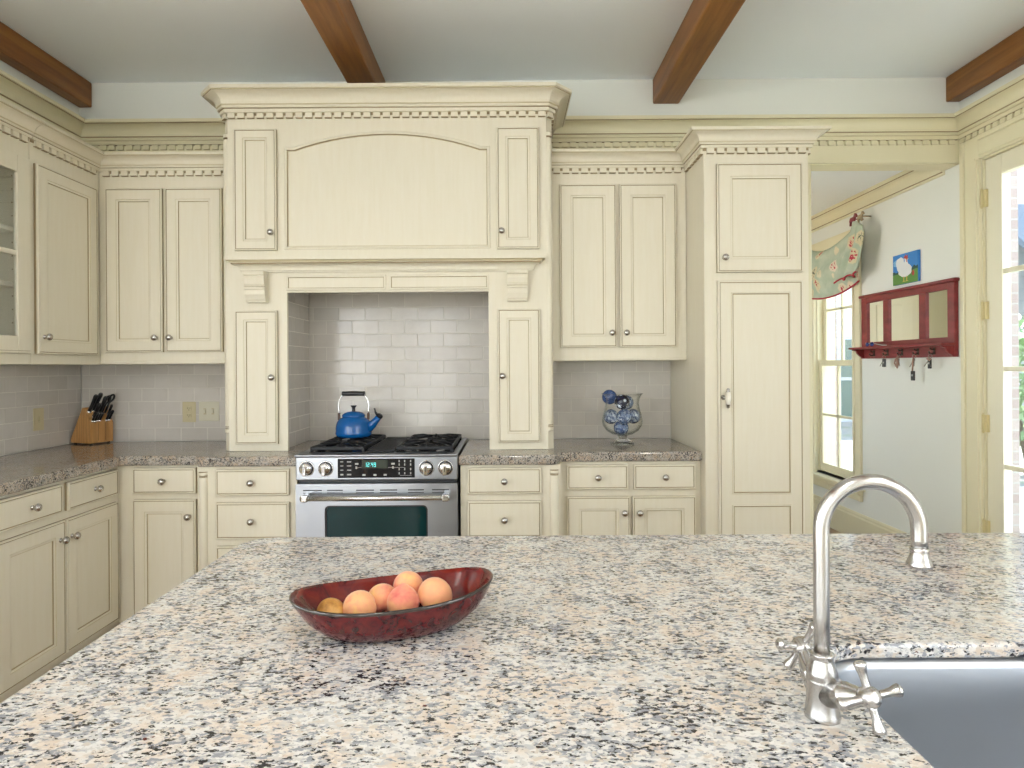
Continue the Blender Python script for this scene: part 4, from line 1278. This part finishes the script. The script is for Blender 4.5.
for a in (u0 + .004, u1 - .024):
    b = MB()
    pr = [(0, 1.3725), (.012, 1.3725), (.014, 1.382), (.030, 1.392), (.046, 1.408), (.052, 1.425), (.078, 1.432), (.080, 1.4395), (0, 1.4395)]
    b.loops([[RW @ Vector((q, wf - .020 - o, z)) for o, z in pr] for q in (a, a + .020)], mats=[0]); b.build('bracket', REDW, t)
HY = [4.575, 4.412, 4.250, 4.086, 3.930]
for y in HY:
    b = MB(); xx = wf - .020
    b.box(xx - .003, xx, y - .011, y + .011, 1.388, 1.432, 0, None, .002)
    b.tube([(xx, y, 1.418), (xx - .020, y, 1.420), (xx - .028, y, 1.428)], [.004, .004, .0055], 10)
    b.tube([(xx, y, 1.400), (xx - .018, y, 1.392), (xx - .030, y, 1.396), (xx - .034, y, 1.408)], [.004, .004, .004, .0055], 10)
    o = b.build('hook', HOOKM, t); o['label'] = 'dark metal double hook'
KM = mat('key_metal', (.30, .28, .25), .35, 1.0)
def keyset(y, label, keys, fob, fobmat, straps=None):
    x = wf - .046; z = 1.392
    k = thing('key_ring', (x, y, z), label, 'keys', 'keys on the rack')
    m = MB(); m.tube([(x - .003 * math.sin(a), y + .013 * math.sin(a), z - .013 + .013 * math.cos(a)) for a in [2 * PI * q / 18 for q in range(19)]], .0013, 6); m.build('ring', KM, k)
    for ang, L in keys:
        m = MB(); d = Vector((-.15, math.sin(ang), -math.cos(ang))); p = Vector((x, y, z - .025))
        s = Vector((0, d.z, -d.y)).normalized()
        pts = [p + d * a_ + s * w for a_, w in ((0, .004), (.006, .010), (.016, .010), (.022, .004), (L, .0035), (L + .003, 0), (L, -.003), (.022, -.004), (.016, -.010), (.006, -.010), (0, -.004))]
        m.loops([[q + Vector((e, 0, 0)) for q in pts] for e in (-.001, .001)], mats=[0]); m.build('key', KM, k)
    if fob:
        dy, dz, w, h = fob
        m = MB(); m.box(x - .012, x - .001, y + dy - w, y + dy + w, z + dz - h, z + dz, 0, None, .004); m.box(x - .0125, x - .0118, y + dy - w * .4, y + dy + w * .4, z + dz - h * .55, z + dz - h * .35, 1)
        m.build('fob', [fobmat, WHITEM], k)
    if straps:
        m = MB()
        for pl in straps: m.tube([(x - .004 + p_[0], y + p_[1], z + p_[2]) for p_ in pl], .005, 8)
        m.build('lanyard', mat('lanyard_fabric', (.40, .25, .20), .8), k)
keyset(4.412, 'key ring with black fob on the second hook from the window', [(.6, .060), (.2, .05)], (-.010, -.025, .016, .056), BLACK)
keyset(4.250, 'bunch of keys with pinkish lanyard on the middle hook', [(-.5, .055), (.4, .055), (.1, .05)], None, None,
       [[(0, 0, -.01), (-.008, .012, -.03), (-.01, .02, -.055), (-.006, .008, -.075), (-.008, -.006, -.06), (-.01, -.004, -.035), (0, 0, -.01)], [(0, 0, -.01), (-.012, -.012, -.03), (-.008, -.02, -.06), (-.01, -.008, -.085), (-.006, .002, -.06), (0, 0, -.02)]])
keyset(4.086, 'long key chain with black remote hanging lowest on the rack', [(.5, .062), (-.2, .05), (.15, .05)], (.003, -.105, .017, .062), BLACK,
       [[(0, 0, -.02), (-.004, .004, -.05), (-.004, .003, -.08), (-.006, .003, -.107)]])
keyset(3.930, 'key ring with black fob and tan tag on the hook nearest the door', [(.7, .066), (-.35, .055)], (-.004, -.03, .014, .060), BLACK,
       [[(0, 0, -.015), (-.01, .010, -.03), (-.006, -.012, -.04), (-.004, -.016, -.03)]])
SGF = mat('blue_plastic', (.03, .05, .22), .25)
t = thing('sunglasses', (XR - .075, 4.47, 1.4545), 'folded blue sunglasses lying on the red rack shelf', 'sunglasses')
b = MB(); cx, cy, cz = XR - .072, 4.50, 1.4555
for s in (-1, 1): b.lathe([(0, -.004), (.020, -.003), (.024, 0), (.020, .003), (0, .004)], 18, Matrix.Translation((cx - .025, cy + s * .029, cz + .015)) @ Matrix.Rotation(PI / 2, 4, 'Y') @ Matrix.Diagonal((.62, 1, 1, 1)))
b.build('lenses', SGF, t)
b = MB(); b.tube([(cx - .023, cy - .05, cz + .020), (cx - .01, cy - .12, cz + .006), (cx, cy - .16, cz + .004)], .0028, 8); b.tube([(cx - .023, cy - .05, cz + .024), (cx - .024, cy + .05, cz + .024)], .003, 8); b.build('temples', WHITEM, t)

# ------------------------------------------------------------------ rooster painting
t = thing('rooster_painting', (XR, 4.22, 1.862), 'small painting of a white rooster on blue and green above the rack', 'painting')
b = MB(); pu0, pu1, pz0, pz1 = -4.352, -4.088, 1.862, 2.062
W_, H_ = pu1 - pu0, pz1 - pz0
fy = XR - .018
PM = [mat('paint_sky', (.035, .22, .62), .5), mat('paint_grass', (.10, .26, .05), .5), mat('paint_trees', (.012, .07, .06), .5), mat('paint_white', (.75, .76, .78), .5), mat('paint_red', (.48, .05, .04), .5), mat('paint_yellow', (.62, .42, .10), .5), mat('paint_light_sky', (.22, .48, .78), .5)]
b.box(pu0, pu1, fy, XR - .001, pz0, pz1, 0, RW, .001)
def flat(pts, mi, d):
    b.loops([[RW @ Vector((pu0 + x * W_, fy - e, pz0 + z * H_)) for x, z in pts] for e in (0, d)], mats=[mi], capmat=mi)
def blob(cx, cz, rx, rz, mi, d, wob=.10, n=18, seed=0):
    q = random.Random(seed)
    flat([(cx + rx * (1 + q.uniform(-wob, wob)) * math.cos(2 * PI * k / n), cz + rz * (1 + q.uniform(-wob, wob)) * math.sin(2 * PI * k / n)) for k in range(n)], mi, d)
flat([(0, .0), (1, .0), (1, .42), (.75, .40), (.3, .36), (0, .34)], 1, .0004)
flat([(0, .34), (.3, .36), (.22, .42), (.12, .40), (.06, .45), (0, .44)], 2, .0007); flat([(.74, .40), (1, .42), (1, .53), (.93, .49), (.86, .55), (.78, .47)], 2, .0007)
blob(.20, .72, .2, .13, 6, .0004, .2, 16, 5)
blob(.50, .43, .27, .22, 3, .0011, .07, 20, 1)          # body
blob(.31, .66, .17, .24, 3, .0010, .12, 18, 2)          # tail plumes
flat([(.42, .50), (.70, .46), (.62, .66), (.58, .80), (.50, .80), (.48, .66)], 3, .0013)   # neck
blob(.545, .80, .06, .06, 3, .0014, .04, 14, 3)
flat([(.47, .84), (.46, .92), (.50, .88), (.53, .95), (.56, .88), (.61, .93), (.61, .83), (.58, .76), (.61, .68), (.57, .70), (.55, .80)], 4, .0017)
flat([(.60, .81), (.66, .79), (.60, .77)], 5, .0017)
for x in (.44, .56): flat([(x, .24), (x + .025, .24), (x + .025, .10), (x + .08, .07), (x - .05, .07), (x, .10)], 5, .0012)
blob(.82, .30, .05, .09, 4, .0010, .2, 14, 4)
b.build('canvas', PM, t)

# ------------------------------------------------------------------ window with the valance
Y0, Y1, Z0, Z1 = WIN
t = tag(bpy.data.objects.new('window_1', None), 'white double-hung window under the green valance', None, None, 'structure'); C.objects.link(t); t.location = (XR, (Y0 + Y1) / 2, Z0)
b = MB()
for a, c in ((Y0 - .092, Y0), (Y1, Y1 + .092)):
    b.box(XR - .020, XR, a, c, Z0 - .02, Z1 + .09, 0, None, .003); 
    b.box(XR - .028, XR - .018, a if a > 5 else c - .022, (a + .022) if a > 5 else c, Z0 - .02, Z1, 0, None, .003)
b.box(XR - .020, XR, Y0, Y1, Z1, Z1 + .09, 0, None, .003)
b.build('casing', TRIMG, t)
b = MB(); b.box(XR - .065, XR + .005, Y0 - .125, Y1 + .125, Z0 - .045, Z0 - .018, 0, None, .006)
b.box(XR - .040, XR, Y0 - .10, Y1 + .10, Z0 - .075, Z0 - .0455, 0, None, .006); b.box(XR - .024, XR, Y0 - .095, Y1 + .095, Z0 - .125, Z0 - .0755, 0, None, .004)
b.build('sill', TRIMG, t)
b = MB(); b.box(XR, XR + .15, Y0, Y0 + .012, Z0 - .015, Z1); b.box(XR, XR + .15, Y1 - .012, Y1, Z0 - .015, Z1); b.box(XR, XR + .15, Y0 + .012, Y1 - .012, Z0 - .015, Z0); b.box(XR, XR + .15, Y0 + .012, Y1 - .012, Z1 - .012, Z1)
b.build('jamb', TRIM, t)
def sash(name, xa, xb, z0, z1, bot, top, sw=.048):
    m = MB(); ya, yb = Y0 + .013, Y1 - .013
    m.box(xa, xb, ya, ya + sw, z0, z1, 0, None, .003); m.box(xa, xb, yb - sw, yb, z0, z1, 0, None, .003)
    m.box(xa, xb, ya + sw, yb - sw, z0, z0 + bot, 0, None, .003); m.box(xa, xb, ya + sw, yb - sw, z1 - top, z1, 0, None, .003)
    ym, zm = (ya + yb) / 2, (z0 + bot + z1 - top) / 2
    m.box(xa + .006, xb - .006, ym - .010, ym + .010, z0 + bot, z1 - top); m.box(xa + .006, xb - .006, ya + sw, yb - sw, zm - .010, zm + .010)
    o = m.build(name, TRIM, t)
    m = MB(); xc = (xa + xb) / 2; m.box(xc - .0015, xc + .0015, ya + sw - .004, yb - sw + .004, z0 + bot - .004, z1 - top + .004); m.build('pane', PANE, o)
sash('lower_sash', XR + .014, XR + .046, Z0 + .001, 1.365, .072, .046)
sash('upper_sash', XR + .050, XR + .082, 1.318, Z1 - .013, .046, .05)

def m_fabric():
    m = mat('floral_fabric', (.55, .60, .48), .85, spec=.2); T = NT(m)
    v = T.coords((1, 1, 1))
    a = T.new('ShaderNodeTexVoronoi'); a.inputs['Scale'].default_value = 6.5; a.inputs['Randomness'].default_value = .8; T.link(v, a.inputs['Vector'])
    f = T.noise(v, 28, 4, .6)
    ad = T.new('ShaderNodeMath', operation='MULTIPLY_ADD'); T.link(f, ad.inputs[0]); ad.inputs[1].default_value = .30; T.link(a.outputs['Distance'], ad.inputs[2])
    s = T.new('ShaderNodeSeparateColor'); T.link(a.outputs['Color'], s.inputs[0])
    green = T.ramp(T.noise(v, 11, 3), [(.35, (.42, .50, .40)), (.65, (.52, .58, .48))])
    petal = T.ramp(s.outputs[0], [(0, (.72, .66, .50)), (.5, (.74, .66, .56)), (.75, (.66, .60, .42))], 'CONSTANT')
    c = T.mix(T.ramp(ad.outputs[0], [(.52, bw(1)), (.56, bw(0))]), green, petal)
    red = T.ramp(s.outputs[1], [(0, (.50, .05, .09)), (.65, (.12, .15, .12))], 'CONSTANT')
    g = T.noise(v, 46, 3, .5)
    k = T.mix(1.0, T.ramp(ad.outputs[0], [(.42, bw(1)), (.46, bw(0))]), T.ramp(g, [(.50, bw(0)), (.56, bw(1))]), 'MULTIPLY')
    c = T.mix(k, c, red)
    T.color(c)
    return m
FAB = m_fabric()
REDT = mat('red_trim', (.42, .03, .05), .7)
t = thing('window_valance', (XR - .05, 5.1, 1.88), 'sage green floral swag valance with red trim over the narrow window', 'valance')
def cloth(fn, nu, nv, name, m):
    """two-sided cloth with a little thickness from fn(u, v) -> point"""
    b = MB(); e = .0016
    P = [[Vector(fn(i / nu, j / nv)) for j in range(nv + 1)] for i in range(nu + 1)]
    A = [[b.bm.verts.new(p) for p in r] for r in P]
    for i in range(nu):
        for j in range(nv):
            f = b.bm.faces.new((A[i][j], A[i + 1][j], A[i + 1][j + 1], A[i][j + 1])); f.smooth = True
    o = b.build(name, m, t)
    sm = o.modifiers.new('thickness', 'SOLIDIFY'); sm.thickness = .003
    return P
def swag(u, v):
    y = 4.72 + u * .92
    top = 2.395 - .115 * (4 * u * (1 - u)) ** .8 * (1 + .25 * u)
    bot = 1.872 + .075 * ((u - .52) / .52) ** 2
    z = top + (bot - top) * v
    fold = .016 * math.sin(v * 5 * PI + 1.5 * math.cos(u * PI)) * math.sin(u * PI) ** .5 * (1 - .5 * v)
    bulge = .045 * math.sin(min(v * 1.1, 1) * PI) ** .8 * math.sin(u * PI) ** .7
    return (XR - .036 - bulge - fold - .012 * v, y, z)
P = cloth(swag, 40, 26, 'swag', FAB)
b = MB(); b.tube([r[-1] for r in P], .007, 8); b.build('trim_cord', REDT, t)
def tail(u, v):
    y = 4.535 + u * (.14 + .16 * v) + .06 * v * v
    z = 2.375 - .10 * (1 - u) ** 2 * (1 - v) + (1.985 + .012 * math.cos(u * 5 * PI) - .02 * u - 2.375) * v
    return (XR - .105 - 0.020 * math.sin(u * 4.4 * PI + .6) * (.35 + .65 * v) - .018 * v, y, z)
P = cloth(tail, 30, 14, 'tail', FAB)
b = MB(); b.tube([r[-1] for r in P], .0065, 8); b.build('trim_cord', REDT, t)

def animal_hook(y, z, m, label, s=1.0):
    """small standing animal silhouette on a peg"""
    t = thing('curtain_hook', (XR, y, z), label, 'hook', 'animal-shaped curtain hooks')
    pf = [(-.040, .0), (-.030, .0), (-.024, .028), (.008, .030), (.012, .0), (.022, .0), (.024, .034), (.034, .056), (.048, .050), (.054, .060), (.040, .078), (.030, .084), (.026, .078), (.012, .060), (-.022, .060), (-.034, .056), (-.046, .030), (-.038, .034)]
    b = MB(); b.prism([(y - x * s, z + q * s) for x, q in pf], 0, .014, 0, Matrix.Translation((XR - .085, 0, 0)) @ Matrix(((0, 1, 0, 0), (1, 0, 0, 0), (0, 0, 1, 0), (0, 0, 0, 1))), .0025)
    b.build('figure', m, t)
    b = MB(); b.tube([(XR - .001, y, z + .045 * s), (XR - .074, y, z + .045 * s)], .004, 10); b.build('peg', m, t)
animal_hook(4.740, 2.360, mat('red_enamel', (.25, .03, .04), .35), 'small red animal-shaped hook at the top of the valance', 1.0)
animal_hook(4.640, 2.365, mat('tan_enamel', (.42, .33, .20), .45), 'small tan animal-shaped hook at the top of the valance', .85)

# ------------------------------------------------------------------ glazed doors on the right
def french_door(n, y0, y1, hinge_far=True):
    t = tag(bpy.data.objects.new('door_%d' % n, None), 'cream glazed door with muntins and brass-toned hinges' if n == 1 else 'cream glazed door nearest the camera on the right wall', None, None, 'structure'); C.objects.link(t)
    t.location = (XR, (y0 + y1) / 2, 0)
    xa, xb = XR + .012, XR + .054; a, c = y0 + .010, y1 - .010; zt = 2.458; st = .115
    b = MB()
    b.box(xa, xb, a, a + st, .012, zt, 0, None, .003); b.box(xa, xb, c - st, c, .012, zt, 0, None, .003)
    b.box(xa, xb, a + st, c - st, .012, .253, 0, None, .003); b.box(xa, xb, a + st, c - st, zt - .105, zt, 0, None, .003)
    ym = (a + c) / 2; zs = [.253 + (2.353 - .253) * k / 4 for k in (1, 2, 3)]
    for z in zs: b.box(xa + .004, xb - .004, a + st, c - st, z - .013, z + .013, 0, None, .005)
    b.box(xa + .004, xb - .004, ym - .013, ym + .013, .253, 2.353, 0, None, .005)
    lf = b.build('leaf', DOORP, t)
    b = MB(); b.box(xa + .018, xa + .024, a + st - .005, c - st + .005, .248, 2.358); b.build('pane', PANE, lf)
    if n == 1:
        for z in (2.245, 1.625, 1.000, .415):
            b = MB(); b.tube([(XR - .006, c + .004, z - .05), (XR - .006, c + .004, z + .05)], .0075, 10)
            b.box(XR - .003, xa + .002, c - .020, c + .003, z - .048, z + .048, 0, None, .001)
            for q in (-.055, .052): b.lathe([(0, 0), (.005, .001), (.004, .004), (0, .005)], 8, TR(XR - .006, c + .004, z + q))
            b.build('hinge', BRASS, lf)
    b = MB(); b.box(XR, XR + .15, y0, y0 + .009, 0, 2.47); b.box(XR, XR + .15, y1 - .009, y1, 0, 2.47); b.box(XR, XR + .15, y0 + .009, y1 - .009, 2.461, 2.47); b.build('jamb', TRIM, t)
    b = MB()
    for p, q, far in ((y0 - (.04 if n == 1 else .13), y0, False), (y1, y1 + (.138 if n == 1 else .04), True)):
        b.box(XR - .018, XR, p, q, 0, 2.60, 0, None, .002)
        if q - p > .1:
            e0, e1 = (q - .030, q) if far else (p, p + .030)
            b.box(XR - .030, XR - .016, e0, e1, 0, 2.598, 0, None, .005)
            f0 = p + .012 if far else q - .026
            b.box(XR - .024, XR - .016, f0, f0 + .014, 0, 2.47, 0, None, .004); b.box(XR - .0185, XR - .017, f0 + .016, f0 + .019, 0, 2.48, 1)
    b.box(XR - .018, XR, y0, y1, 2.47, 2.60, 0, None, .002); b.box(XR - .024, XR - .016, y0, y1, 2.482, 2.496, 0, None, .004)
    b.box(XR - .030, XR - .016, y0, y1, 2.570, 2.598, 0, None, .005)
    b.build('casing', TRIMG, t)
french_door(1, DOOR[0], DOOR[1])

# ginger jar in the glass-door cabinet
m = mat('blue_white_china', (.7, .72, .75), .12, coat=.4); T = NT(m)
T.color(T.ramp(T.noise(T.coords(), 42, 3, .6, .8), [(.50, (.66, .69, .74)), (.56, (.03, .07, .30))]))
t = thing('china_jar', (-2.30, 2.64, 1.7205), 'blue and white china jar on the glass cabinet\'s lower shelf', 'jar')
b = MB(); b.lathe([(0, 0), (.036, 0), (.040, .004), (.052, .022), (.057, .045), (.050, .066), (.036, .076), (.034, .082), (0, .082)], 32, TR(-2.30, 2.665, 1.7205)); b.build('jar_body', m, t)
b = MB(); b.lathe([(.036, .0825), (.037, .086), (.028, .094), (.010, .098), (.010, .104), (0, .106)], 28, TR(-2.30, 2.665, 1.7205)); b.build('lid', m, t)

# ------------------------------------------------------------------ outdoors
def m_brick():
    m = mat('painted_brick', (.40, .30, .27), .85); T = NT(m)
    br = T.new('ShaderNodeTexBrick'); br.inputs['Scale'].default_value = 1; br.inputs['Brick Width'].default_value = .20; br.inputs['Row Height'].default_value = .075; br.inputs['Mortar Size'].default_value = .006
    br.inputs['Color1'].default_value = (.24, .18, .165, 1); br.inputs['Color2'].default_value = (.30, .245, .225, 1); br.inputs['Mortar'].default_value = (.30, .29, .27, 1)
    T.link(T.coords(rot=(PI / 2, 0, 0)), br.inputs['Vector']); T.color(br.outputs['Color'])
    return m
BRK = m_brick()
def m_siding():
    m = mat('pale_siding', (.34, .37, .40), .6); T = NT(m)
    w = T.new('ShaderNodeTexWave', wave_type='BANDS', bands_direction='Z', wave_profile='SAW'); w.inputs['Scale'].default_value = 1.05; T.link(T.coords(), w.inputs['Vector'])
    T.color(T.ramp(w.outputs['Color'], [(0, (.24, .27, .30)), (.12, (.36, .39, .42))]))
    T.bump(w.outputs['Color'], .6, .02)
    return m
SID = m_siding()
gm = mat('paving', (.36, .37, .37), .9); T = NT(gm); T.color(T.ramp(T.noise(T.coords(), .5, 5, .6), [(.42, (.30, .33, .28)), (.52, (.42, .42, .41)), (.7, (.46, .46, .45))]))
b = MB(); b.box(-30, 2.9, -30, 50, -.30, -.12); tag(b.build('ground', gm), 'pale paved ground outside', None, None, 'structure')
am = mat('asphalt', (.13, .135, .14), .9); T = NT(am); T.color(T.ramp(T.noise(T.coords(), .8, 5, .6), [(.40, (.08, .11, .06)), (.50, (.14, .145, .14)), (.7, (.18, .18, .18))]))
b = MB(); b.box(2.9, 45, -30, 50, -.30, -.12); tag(b.build('driveway', am), 'grey driveway outside', None, None, 'structure')
for (x0, x1, y0, y1, lab) in ((3.50, 3.635, 4.55, 4.69, 'grey brick porch post seen through the glazed door'), (3.42, 3.575, 6.95, 7.10, 'pinkish brick porch post seen through the narrow window')):
    t = thing('porch_post', ((x0 + x1) / 2, (y0 + y1) / 2, -.12), lab, 'post')
    b = MB(); b.box(x0, x1, y0, y1, -.12, 3.1, 0, None, .004); b.build('shaft', BRK, t)
    b = MB(); b.box(x0 - .03, x1 + .03, y0 - .03, y1 + .03, 3.1, 3.2, 0, None, .006); b.build('capital', SID, t)
b = MB(); b.box(3.44, 3.68, 4.4, 7.25, 3.2005, 3.42, 0, None, .01); tag(b.build('porch_beam', SID), 'white porch beam outside resting on the two brick posts', 'beam', None, 'thing')
t = thing('white_house', (11, 16, -.12), 'white sided house with grey lean-to roof seen outside through the glass', 'house')
b = MB(); b.box(4, 26, 16.0, 22, -.12, 8.5); b.build('wall_siding', SID, t)
b = MB(); b.loops([[(11.9, y, z) for y, z in ((12.9, 2.40), (16.0, 5.3), (16.0, 5.12), (12.9, 2.25))], [(20, y, z) for y, z in ((12.9, 2.40), (16.0, 5.3), (16.0, 5.12), (12.9, 2.25))]], mats=[0])
b.build('lean_to_roof', mat('grey_shingle', (.085, .11, .145), .85), t)
b = MB(); 
for k in range(4): b.box(12.1 + k * 2.4, 12.22 + k * 2.4, 12.95, 13.07, -.12, 2.5)
b.build('porch_posts', SID, t)
WG = mat('green_dark_glass', (.045, .085, .075), .25)
for x0, x1, z0, z1 in ((8.30, 9.25, -.05, 1.98), (6.2, 7.1, .2, 2.0)):
    b = MB(); b.box(x0 - .1, x1 + .1, 15.94, 16.0, z0 - .1, z1 + .1); fr = b.build('window', SID, t)
    b = MB(); zs = [z0 + (z1 - z0) * k / 2 for k in range(3)]
    for k in range(2): b.box(x0, x1, 15.92, 15.945, zs[k] + .04, zs[k + 1] - .04)
    b.build('pane', WG, fr)
LEAF = mat('shrub_leaf', (.07, .14, .05), .6); LEAF2 = mat('shrub_leaf_light', (.14, .22, .10), .6); BARK = mat('bark', (.10, .07, .05), .8)
def shrub(x, y, h, r, lab, seed):
    q = random.Random(seed)
    t = thing('shrub', (x, y, -.12), lab, 'shrub', 'shrubs outside')
    b = MB()
    for k in range(5):
        a = q.uniform(0, 6.28); b.tube([(x, y, -.12), (x + .3 * r * math.cos(a), y + .3 * r * math.sin(a), h * .5), (x + .6 * r * math.cos(a), y + .6 * r * math.sin(a), h * .8)], [.03, .02, .008], 6)
    b.build('stem', BARK, t)
    b = MB()
    for k in range(900):
        while True:
            p = Vector((q.uniform(-1, 1), q.uniform(-1, 1), q.uniform(-1, 1)))
            if .35 < p.length < 1: break
        c = Vector((x + p.x * r, y + p.y * r, h * .55 + p.z * h * .5)); n = Vector((q.gauss(0, 1), q.gauss(0, 1), q.gauss(0, 1))).normalized(); a = n.orthogonal().normalized(); e = n.cross(a); s = q.uniform(.05, .11)
        b.quad([c - a * s, c - e * s * .45, c + a * s, c + e * s * .45], q.randint(0, 1))
    b.build('foliage', [LEAF, LEAF2], t, fix=False)
shrub(6.6, 8.1, 1.9, .75, 'leafy green shrub outside, nearer the glazed door', 1)
shrub(8.1, 9.3, 1.7, .8, 'leafy green shrub outside, farther from the glazed door', 2)

# ------------------------------------------------------------------ light and camera
sc = bpy.context.scene
w = bpy.data.worlds.new('sky'); sc.world = w; w.use_nodes = True
nt = w.node_tree; bg = nt.nodes['Background']
tc = nt.nodes.new('ShaderNodeTexCoord'); sp = nt.nodes.new('ShaderNodeSeparateXYZ'); rp_ = nt.nodes.new('ShaderNodeValToRGB')
nt.links.new(tc.outputs['Generated'], sp.inputs[0]); nt.links.new(sp.outputs['Z'], rp_.inputs['Fac'])
rp_.color_ramp.elements[0].color = (.93, .97, 1.0, 1); rp_.color_ramp.elements[1].color = (.62, .78, 1.0, 1)
nt.links.new(rp_.outputs['Color'], bg.inputs['Color'])
bg.inputs['Strength'].default_value = 4.2

# unseen fill lamps added to brighten the room, shaped as recessed lights
def fill_light(x, y, power, label):
    t = thing('recessed_light', (x, y, ZC), label, 'ceiling light', 'recessed ceiling lights')
    b = MB(); b.lathe([(.055, -.0005), (.085, -.0005), (.085, -.006), (.078, -.008), (.060, -.004), (.055, -.0005)], 24, TR(x, y, ZC)); b.build('trim_ring', CEIL, t)
    l = bpy.data.lights.new('lamp', 'AREA'); l.shape = 'DISK'; l.size = .11; l.energy = power; l.color = (1, .97, .92)
    o = bpy.data.objects.new('lamp', l); C.objects.link(o); o.parent = t; o.location = (0, 0, -.010)
POW = 10
for x in (-1.9, 0.1, 1.9):
    for y in (-2.2, -.6):
        fill_light(x, y, POW, 'round recessed ceiling light behind the camera')

cam = bpy.data.cameras.new('camera'); co = bpy.data.objects.new('camera', cam); C.objects.link(co)
cam.sensor_width = 36; cam.lens = 22.5; cam.clip_start = .02
cam.shift_x = 4 / 1024; cam.shift_y = -18 / 1024
co.matrix_world = Matrix.Translation((0, 0, 1.335)) @ Matrix.Rotation(PI / 2, 4, 'X') @ Matrix.Rotation(-.0065, 4, 'Z')
sc.camera = co
vs = sc.view_settings; vs.view_transform = 'Standard'; vs.look = 'None'; vs.gamma = 1.0; vs.use_curve_mapping = False
vs.exposure = .77
sun = bpy.data.lights.new('sun', 'SUN'); sun.energy = 30; sun.angle = .02; sun.color = (1, .96, .90)
so = bpy.data.objects.new('sun', sun); C.objects.link(so); so.location = (0, 30, 40); so.rotation_euler = Vector((0.02, -.45, -1)).to_track_quat('-Z', 'Y').to_euler()
sc.cycles.max_bounces = 10; sc.cycles.diffuse_bounces = 6; sc.cycles.transparent_max_bounces = 16
sc.cycles.use_denoising = True
sc.cycles.sample_clamp_indirect = 8
